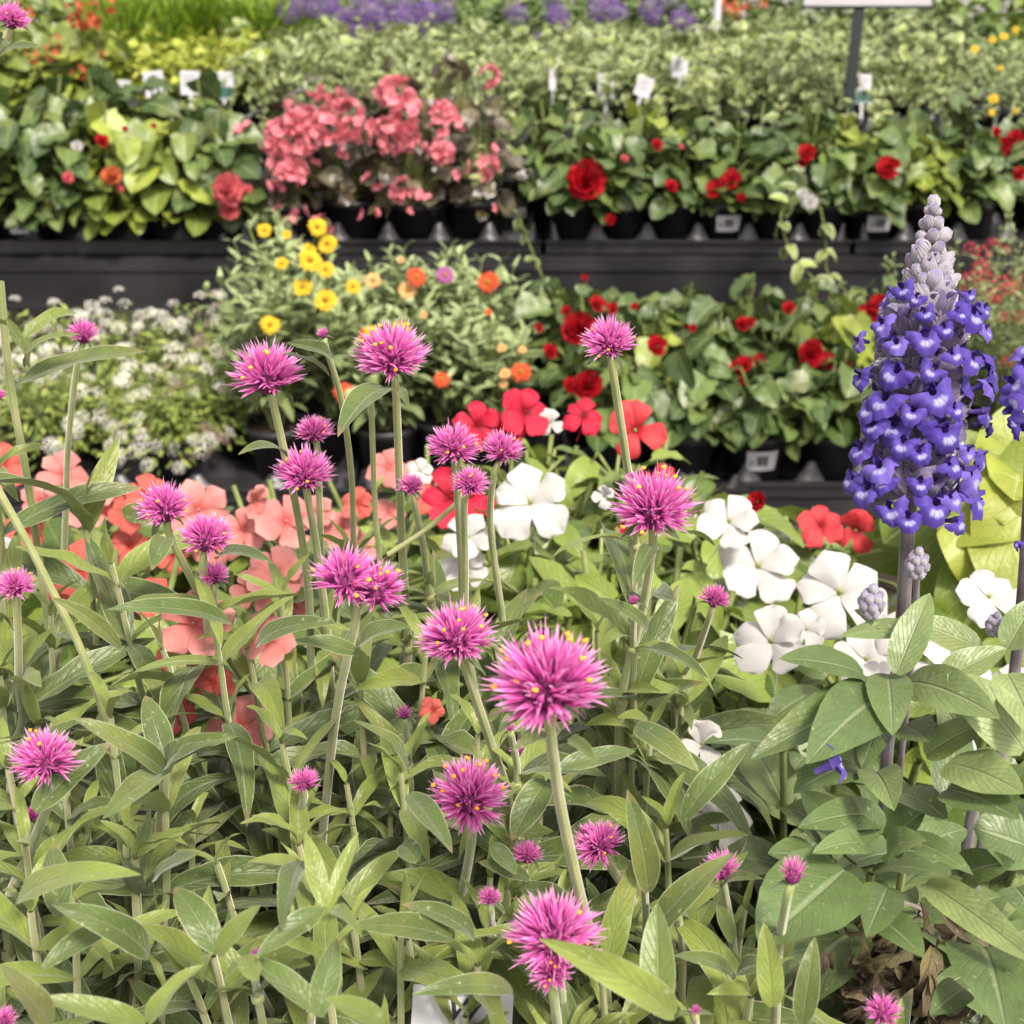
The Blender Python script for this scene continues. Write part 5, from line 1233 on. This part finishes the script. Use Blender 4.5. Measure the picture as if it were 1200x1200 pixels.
# ------------------------------------------------------------------ salvia
sp_top = P(1094, 250, .470); sp_bot = P(1066, 590, .475)
Ys = sp_bot[1]
base = np.array((PY(1035, 1100, Ys)[0] , Ys + .02, ZF + .001))
sv = new_plant('blue_salvia_plant', 'blue salvia with the tall violet spike and white woolly tip', 'salvia', base, 'blue salvias at the right', False, dict(rt=.075, rb=.055, h=.12))
sv2 = new_plant('blue_salvia_plant', 'blue salvia at the right edge, mostly broad leaves', 'salvia', (PY(1190, 900, .40)[0], .42, ZF + .001), 'blue salvias at the right', False, dict(rt=.075, rb=.055, h=.12))
sst = MB(base)
stem = smooth_path([sp_top, (sp_top + sp_bot) / 2 + np.array((.001, 0, 0)), sp_bot, PY(1055, 760, Ys), PY(1040, 870, Ys + .004), PY(1037, 960, Ys + .01), PY(1038, 1080, Ys + .012), base + np.array((0, 0, .11))], 8)
sst.tube(stem, [.0008 + .0018 * min(1, i / 14) for i in range(len(stem))], 10, .5)
sst.tube(smooth_path([PY(1075, 665, Ys + .02), PY(1070, 760, Ys + .02), PY(1055, 900, Ys + .02), PY(1045, 1040, Ys + .02)], 6), .0013, 7, .9)
sst.build('flower_stem', M['sstem'], sv)
# spike, built in its own frame then set as parts: rachis calyces + corollas
axis = nrm(sp_top - sp_bot); LS = np.linalg.norm(sp_top - sp_bot)
ax1 = nrm(np.cross(axis, (0, 1, 0))); ax2 = np.cross(axis, ax1)
RS = random.Random(12)
def calyx_mesh(seed, mat, open_=1.0):
    r = random.Random(seed); mb = MB()
    prof = [(.10, 0), (.24, .12), (.34, .4), (.33, .7), (.24 * open_, 1.0), (.15 * open_, .97), (.10, .8)]
    t_ = lathe_t(prof, 10)
    V = t_.V.copy(); V += np.random.RandomState(seed).uniform(-.016, .016, V.shape)
    for i in range(len(V)):
        a = math.atan2(V[i, 1], V[i, 0]); V[i, 0] *= 1 + .10 * math.cos(5 * a); V[i, 1] *= 1 + .10 * math.cos(5 * a)
        if V[i, 2] > .9: V[i, 2] += .10 * math.cos(2 * a)
    mb.add(T(V, t_.F, t_.UV), None, r.random())
    return mb.build('calyx', mat, mesh_only=True)
def bud_mesh(seed):
    mb = MB(); t_ = lathe_t([(.03, 0), (.25, .15), (.36, .45), (.34, .75), (.2, .95), (.002, 1.0)], 10); t_.V = t_.V + np.random.RandomState(seed + 50).uniform(-.03, .03, t_.V.shape) * (t_.V[:, 2:3] < .98); mb.add(t_, None, random.Random(seed).random())
    return mb.build('bud', M['calyxtop'], mesh_only=True)
def corolla_mesh(seed):
    """two lipped floret: tube along +Z, broad ruffled lip down (-Y), hood up (+Y); unit = 1"""
    r = random.Random(seed); mb = MB()
    mb.add(lathe_t([(.13, 0), (.14, .3), (.19, .6), (.24, .78)], 10), None, r.random() * .5, 0)
    # lower lip: a broad ruffled fan below the throat
    nu, nv = 22, 8; V = []; U = []; p1, p2 = r.uniform(0, 6), r.uniform(0, 6)
    for j in range(nv + 1):
        t = j / nv
        for i in range(nu + 1):
            s = -1 + 2 * i / nu; a = s * 1.95
            rad = (.16 + .72 * t) * (1 + .13 * math.cos(3.2 * a) * t + .05 * t * math.sin(a * 14 + p1)) * (1 - .16 * abs(s) ** 3)
            x = rad * math.sin(a); y = -.04 - rad * math.cos(a) * 1.0
            z = .80 + .26 * math.sin(t * 2.3) - .26 * t * t + .11 * t * t * math.sin(a * 5 + p1) + .06 * t * t * math.sin(a * 12 + p2) - .12 * s * s * t
            V.append((x, y, z)); U.append((i / nu, t))
    mb.add(T(V, gridF(nu, nv), U), None, r.random(), 1)
    # hood
    nu, nv = 8, 7; V = []; U = []
    for j in range(nv + 1):
        t = j / nv
        for i in range(nu + 1):
            a = (-1 + 2 * i / nu) * 1.6; rr = .24 * (1 - .45 * t) * (1 + .1 * math.sin(a * 5 + p1))
            V.append((rr * math.sin(a) * 1.0, rr * math.cos(a) * (.9) + .02 + .14 * t, .66 + .42 * t)); U.append((i / nu, t))
    mb.add(T(V, gridF(nu, nv), U), None, r.random(), 0)
    return mb.build('floret', [M['corolla'], M['lip']], mesh_only=True)
CAL = [calyx_mesh(i, M['calyx']) for i in range(4)]; CALT = [calyx_mesh(10 + i, M['calyxtop'], .8) for i in range(3)]
BUD = [bud_mesh(i) for i in range(3)]; COR = [corolla_mesh(i) for i in range(5)]
def ring_frame(t, a, elev, r0, sc):
    """t 0 top .. 1 bottom, a angle, elev above horizontal"""
    c0 = sp_top + (sp_bot - sp_top) * t; o = ax1 * math.cos(a) + ax2 * math.sin(a)
    z = nrm(o * math.cos(elev) + axis * math.sin(elev)); y = nrm(axis - z * np.dot(axis, z)); x = np.cross(y, z)
    Mx = np.eye(4); Mx[:3, 0] = x * sc; Mx[:3, 1] = y * sc; Mx[:3, 2] = z * sc; Mx[:3, 3] = c0 + o * r0
    return Mx
sc_ = FPX / .472
W_ = 27
put(BUD[0], 'bud', sv, ring_frame(-.005, 0, 1.5, 0, .0062))
for wv in range(W_):
    t = .012 + (wv / (W_ - 1)) ** .92 * .955
    n = 5 if wv < 4 else (8 if wv < 11 else 9)
    R0 = .0006 + .0012 * min(1, t * 4)
    for k in range(n):
        a = 2 * math.pi * (k + .5 * (wv % 2)) / n + RS.uniform(-.15, .15)
        if wv < 4: put(RS.choice(BUD), 'bud', sv, ring_frame(t, a + RS.uniform(-.2, .2), 1.0 - wv * .12, R0, (.0046 + .0006 * wv) * RS.uniform(.75, 1.25)))
        elif wv < 9: put(RS.choice(CALT + BUD), 'calyx', sv, ring_frame(t, a + RS.uniform(-.2, .2), .65 + RS.uniform(-.2, .2), R0 + .0008, (.0068 + .0004 * (wv - 3)) * RS.uniform(.75, 1.3)))
        else: put(RS.choice(CAL), 'calyx', sv, ring_frame(t, a, .40 + RS.uniform(-.4, .4), R0 + .001, (.0105 + .004 * t) * RS.uniform(.75, 1.15)))
# florets: seen ones by pixel of their mouth, plus some round the back
FLO = [(1058, 345, 26), (1086, 362, 28), (1040, 330, 24), (1108, 345, 28), (1098, 392, 30), (1126, 325, 22), (1000, 520, 36), (992, 560, 34), (1160, 430, 36), (1166, 455, 30), (1148, 372, 30), (1000, 400, 30), (1002, 440, 32), (1160, 500, 30), (1150, 590, 36), (1070, 410, 28), (1098, 520, 30), (1030, 575, 36), (1150, 345, 26), (1012, 485, 34), (1100, 560, 30), (1060, 505, 28), (1062, 375, 44), (1020, 322, 30, 'side'), (1010, 368, 34, 'side'), (1130, 350, 46), (1122, 402, 40), (1078, 440, 46), (1030, 420, 40), (1158, 428, 38), (1020, 455, 44), (1008, 470, 36), (1090, 485, 42), (1150, 445, 34), (1148, 478, 32), (1040, 498, 32), (1018, 530, 40), (1004, 562, 40), (1128, 545, 46), (1078, 568, 44), (1135, 575, 44), (1048, 582, 30), (1142, 530, 34), (1060, 540, 26), (1118, 510, 28), (1050, 460, 30), (1030, 385, 34), (1108, 590, 28), (1020, 545, 30), (1100, 455, 24)]
for i, f in enumerate(FLO):
    x, y, wd = f[:3]
    if y < 410: xa_ = 1094 - 28 * (y - 250) / 340; x = xa_ + (x - xa_) * (.68 + .32 * max(0, (y - 320) / 90)); wd *= .85
    # point on the spike axis at about this height
    tt = max(0, min(1, (y - 12 - 250) / 340)); c0 = sp_top + (sp_bot - sp_top) * tt
    dx = (x - (1094 - 28 * tt)) / FPX * .472
    rr = .0245; dy = -math.sqrt(max(rr * rr - dx * dx, 2e-5)) if abs(dx) < rr else -.002
    o = nrm(ax1 * np.dot((dx, 0, 0), ax1) + np.array((0, dy, 0)) + np.array((dx, 0, 0)) * .0)
    o = nrm(np.array((dx, dy, 0)) - axis * np.dot((dx, dy, 0), axis))
    el_ = .25 + RS.uniform(-.35, .35); size = wd / 1.42 / FPX * .46
    tip = c0 + np.array((dx, dy, 0)); z = nrm(o * math.cos(el_) + axis * math.sin(el_)); y_ = nrm(axis - z * np.dot(axis, z)); x_ = np.cross(y_, z)
    rl = RS.uniform(-.8, .8); x2 = x_ * math.cos(rl) + y_ * math.sin(rl); y2 = np.cross(z, x2)
    org = P(x, y, .472); org = np.array((org[0], tip[1] , org[2])) - z * size * .9 + y2 * size * .35
    Mx = np.eye(4); Mx[:3, 0] = x2 * size; Mx[:3, 1] = y2 * size; Mx[:3, 2] = z * size; Mx[:3, 3] = org
    put(RS.choice(COR), 'floret', sv, Mx)
for k in range(40):
    t = RS.uniform(.28, .97); a = RS.uniform(0, math.pi * 2); sz = RS.uniform(.0065, .0095)
    back = np.dot(ax1 * math.cos(a) + ax2 * math.sin(a), (0, 1, 0))
    if back < -.4 and k > 10: a += math.pi
    put(RS.choice(COR), 'floret', sv, ring_frame(t, a, RS.uniform(.2, .6), RS.uniform(.007, .0105), sz))
# violet florets entering at the right edge and a fallen one
e2 = MB(sv2.location); e2.tube(smooth_path([PY(1212, 400, .45), PY(1205, 600, .45), PY(1192, 760, .45), PY(1170, 900, .44), np.array(sv2.location) + np.array((0, 0, .11))], 6), .0024, 8, .4)
e2.tube(smooth_path([PY(1150, 890, .43), PY(1135, 980, .43), PY(1120, 1060, .43), np.array(sv2.location) + np.array((-.02, 0, .11))], 6), .0026, 8, .3)
e2.build('flower_stem', M['sstem'], sv2)
def loose(px, py, dep, wd, zdir, parent, roll=0):
    p = P(px, py, dep); size = wd / 1.42 / FPX * dep; Mx = zframe(p, zdir, roll, size); return put(RS.choice(COR), 'floret', parent, Mx)
for a in ((1196, 448, .46, 34, (-.8, -.5, .3), 0), (1196, 476, .46, 34, (-.8, -.5, 0), 1), (1206, 430, .47, 34, (-.6, -.5, .5), 2), (1206, 500, .47, 30, (-.6, -.6, .2), 3), (1198, 640, .47, 12, (-.6, -.6, .2), 3)): loose(a[0], a[1], a[2], a[3], a[4], sv2, a[5])
for px, py, s_, pl_ in ((1075, 662, .010, sv), (1021, 707, .011, sv), (1097, 861, .008, sv), (1166, 733, .008, sv2)):
    dep = .46 if px > 1050 else .45
    c0 = P(px, py, dep)
    for ring in range(4):
        for k in range(6 if ring < 3 else 1):
            a = k * 1.047 + ring * .5; o = np.array((math.cos(a), math.sin(a), 0)) * s_ * (.22, .3, .22, 0)[ring]
            put(RS.choice(BUD), 'bud', pl_, zframe(c0 + o * .8 + UP * s_ * (ring * .26 - .5), nrm(o * 60 / s_ * .01 + UP * .8), 0, s_ * .42))
# leaves
slf = [MB(sv.location), MB(sv2.location)]; sps = [MB(sv.location), MB(sv2.location)]
SLV = [  # base x,y,d tip x,y,d width rnd plant
 (1012, 790, .45, 913, 772, .42, 42, .35, 0), (1040, 790, .45, 1046, 862, .41, 52, .55, 0), (1050, 790, .44, 1090, 695, .45, 40, .6, 0), (1040, 820, .45, 945, 895, .40, 78, .3, 0), (1045, 810, .46, 880, 890, .42, 60, .2, 0), (1062, 800, .45, 1172, 842, .41, 56, .6, 0),
 (1060, 850, .45, 1090, 870, .43, 50, .1, 0), (1025, 905, .44, 1048, 950, .41, 50, .65, 0), (1085, 885, .44, 1160, 845, .43, 40, .6, 0), (1110, 895, .43, 1200, 930, .40, 60, .7, 0), (1110, 925, .43, 1195, 960, .40, 62, .45, 0),
 (1015, 990, .43, 952, 1000, .41, 34, .55, 0), (1055, 985, .43, 1140, 1025, .40, 34, .5, 0), (1040, 1000, .43, 1085, 985, .41, 40, .6, 0), (1030, 980, .44, 985, 935, .44, 44, .3, 0), (1045, 990, .45, 1085, 950, .44, 60, .2, 0), (1040, 1040, .43, 1015, 1098, .40, 50, .35, 0), (1060, 1045, .43, 1075, 1060, .42, 24, .6, 0), (990, 1020, .42, 890, 1110, .39, 110, .12, 0), (1030, 1075, .42, 1082, 1122, .40, 46, .3, 0),
 (1085, 1035, .42, 1215, 1130, .37, 50, .8, 0), (1150, 1110, .41, 1180, 1215, .36, 90, .3, 1), (1125, 1030, .43, 1190, 1010, .41, 46, .3, 1), (1200, 990, .42, 1140, 970, .42, 80, .1, 1), (1200, 880, .42, 1110, 790, .43, 60, .8, 1), (1180, 790, .44, 1215, 870, .40, 52, .95, 1), (1150, 760, .46, 1060, 725, .46, 40, .6, 1), (1180, 760, .45, 1215, 700, .45, 40, .6, 1), (1100, 800, .45, 1180, 760, .45, 40, .7, 1),
 (1000, 850, .45, 1035, 800, .45, 40, .5, 0), (985, 860, .45, 905, 845, .43, 50, .2, 0), (1020, 900, .45, 940, 880, .43, 36, .25, 0), (1030, 960, .45, 935, 970, .42, 44, .15, 0), (1000, 900, .45, 930, 930, .42, 50, .2, 0), (1060, 930, .45, 1110, 960, .43, 40, .4, 0), (1030, 850, .46, 1010, 900, .44, 40, .3, 0), (1100, 1050, .43, 1150, 1060, .42, 50, .3, 1), (1190, 1040, .42, 1215, 1080, .40, 50, .4, 1), (1160, 940, .43, 1210, 900, .42, 44, .5, 1), (1065, 740, .46, 985, 745, .45, 26, .6, 0), (1035, 740, .46, 1000, 715, .45, 20, .7, 0), (960, 1010, .43, 900, 1000, .42, 44, .1, 0), (1130, 870, .45, 1100, 820, .45, 44, .4, 1), (1130, 1160, .40, 1090, 1190, .38, 40, .2, 1)]
for i, (x0, y0, d0, x1, y1, d1, wpx, rn, q) in enumerate(SLV):
    RGi = random.Random(500 + i)
    pleaf(slf[q], x0, y0, d0, x1, y1, d1, wpx, rn, 0, seed=i, bend=RGi.uniform(-1.0, -.2), wave=RGi.uniform(.02, .09), fold=RGi.uniform(.12, .4), face=RGi.uniform(.4, .75), side=RGi.uniform(-.3, .3), shape='ovate', serr=.012)
    a = P(x0, y0, d0); t_ = min(range(len(stem)), key=lambda k: abs(stem[k][2] - (a[2] - .01))) ; b = stem[max(t_, 16)] if q == 0 else PY(1170, min(1100, y0 + 40), .43)
    if np.linalg.norm(a - b) < .05: sps[q].tube(smooth_path([b, (a + b) / 2 + np.array((0, 0, -.002)), a + (P(x1, y1, d1) - a) * .05], 4), .0011, 5, .6)
RSl = random.Random(321)
for k in range(34):
    py = RSl.uniform(760, 1230); px = RSl.uniform(905, 1230); z = -.34 + RSl.uniform(-.07, .0) ; v = (600 - py) / FPX; d = z / (-SP + CP * v); Y = d * (CP + SP * v)
    q = 0 if px < 1110 else 1; top = PY(px, py, Y); b = np.array((sv, sv2)[q].location) + np.array((RSl.uniform(-.03, .03), RSl.uniform(-.03, .03), .11))
    if (960 < px < 1150 and py > 1040) or (py < 900 and px > 960): continue
    m = top * .5 + b * .5; m[:2] = top[:2] * .75 + b[:2] * .25
    path = smooth_path([top, m, b], 8); sps[q].tube(path, .0016, 6, .4)
    a = RSl.uniform(0, 6); L = .03; kk = 0
    for i in range(len(path) - 1):
        L += np.linalg.norm(path[i + 1] - path[i])
        if L > .03 and kk < 4:
            L = 0; kk += 1; a += 1.57
            for s_ in (0, math.pi):
                o = np.array((math.cos(a + s_), math.sin(a + s_), 0)); e = RSl.uniform(.1, .7)
                slf[q].add(RSl.choice(LV['sal']), frame(path[i], o * math.cos(e) + UP * math.sin(e), nrm(UP - o * .3 + np.array((0, -.2, 0))), RSl.uniform(.045, .075) * (.6 if kk == 1 else 1)), RSl.uniform(0, .7))
for q, pl_ in enumerate((sv, sv2)):
    slf[q].build('foliage', M['sleaf'], pl_); sps[q].build('leaf_stalks', M['gstem2'], pl_)
# withered leaves low on the salvia
dm = MB(sv.location)
for k in range(260):
    px, py = RSl.gauss(1062, 60), RSl.gauss(1150, 50)
    if px < 960 or px > 1170 or py < 1040: continue
    p = PY(px, py, RSl.uniform(.36, .44)); d = nrm((RSl.uniform(-1, 1), RSl.uniform(-1, .3), RSl.uniform(-1, .3)))
    dm.add(RSl.choice(LV['dead']), frame(p, d, nrm((RSl.uniform(-.5, .5), -1, RSl.uniform(0, 1))), RSl.uniform(.010, .028)), RSl.random(), 0)
for k in range(22):
    px, py = RSl.gauss(1060, 45), RSl.gauss(1120, 40); p = PY(px, py, RSl.uniform(.37, .43)); q = p + np.array((RSl.uniform(-.03, .03), RSl.uniform(-.02, .02), RSl.uniform(-.06, -.01)))
    dm.tube(smooth_path([p, (p + q) / 2 + np.array((.006, 0, .004)), q], 4), .0009, 5, RSl.random(), 1)
dm.build('withered_leaves', [M['dead'], M['wood']], sv)
# fallen violet floret lying on a leaf
p = P(955, 905, .405); fo = bpy.data.objects.new('fallen_floret', COR[1]); C.objects.link(fo)
Mx = zframe(p, nrm((.75, -.1, .55)), 2.0, .0085); Mx[:3, 1] *= .55; fo.matrix_world = Matrix([list(r) for r in Mx]); tag(fo, 'fallen violet floret lying on a salvia leaf left of the stem', 'flower')

# ------------------------------------------------------------------ white card with black lettering, low in front
def card(px, py, dep, wd, hh, label, texts, rot=(R(62), 0, 0)):
    t = thing('plant_sign', label, 'plant sign', tuple(P(px, py, dep))); t.rotation_euler = rot
    mb = MB(); mb.add(box_t(-wd / 2, wd / 2, -hh / 2, hh / 2, -.0008, 0)); mb.build('card', M['paper'], t, flat=True)
    mb = MB(); mb.add(box_t(-.006, .006, -hh / 2 - .22, -hh / 2 - .0002, -.0007, -.0001)); mb.build('stake', M['paper'], t, flat=True)
    for s, x, y, sz, sk in texts:
        c = bpy.data.curves.new('lettering', 'FONT'); c.body = s; c.size = sz; c.extrude = .0002; c.align_x = 'CENTER'; c.align_y = 'CENTER'; c.shear = sk; c.offset = sz * .012
        tmp = bpy.data.objects.new('lettering', c); C.objects.link(tmp); c.materials.append(M['ink']); bpy.context.view_layer.update(); me = bpy.data.meshes.new_from_object(tmp.evaluated_get(bpy.context.evaluated_depsgraph_get())); bpy.data.objects.remove(tmp)
        o = bpy.data.objects.new('lettering', me); C.objects.link(o); o.parent = t; o.location = (x, y, .0004)
    return t
card(540, 1208, .42, .032, .026, 'white card with bold black letters half hidden under the front leaves', [('W', .000, .0065, .010, .25), ('EN', .002, -.003, .007, 0)], rot=(R(64), 0, R(-8)))
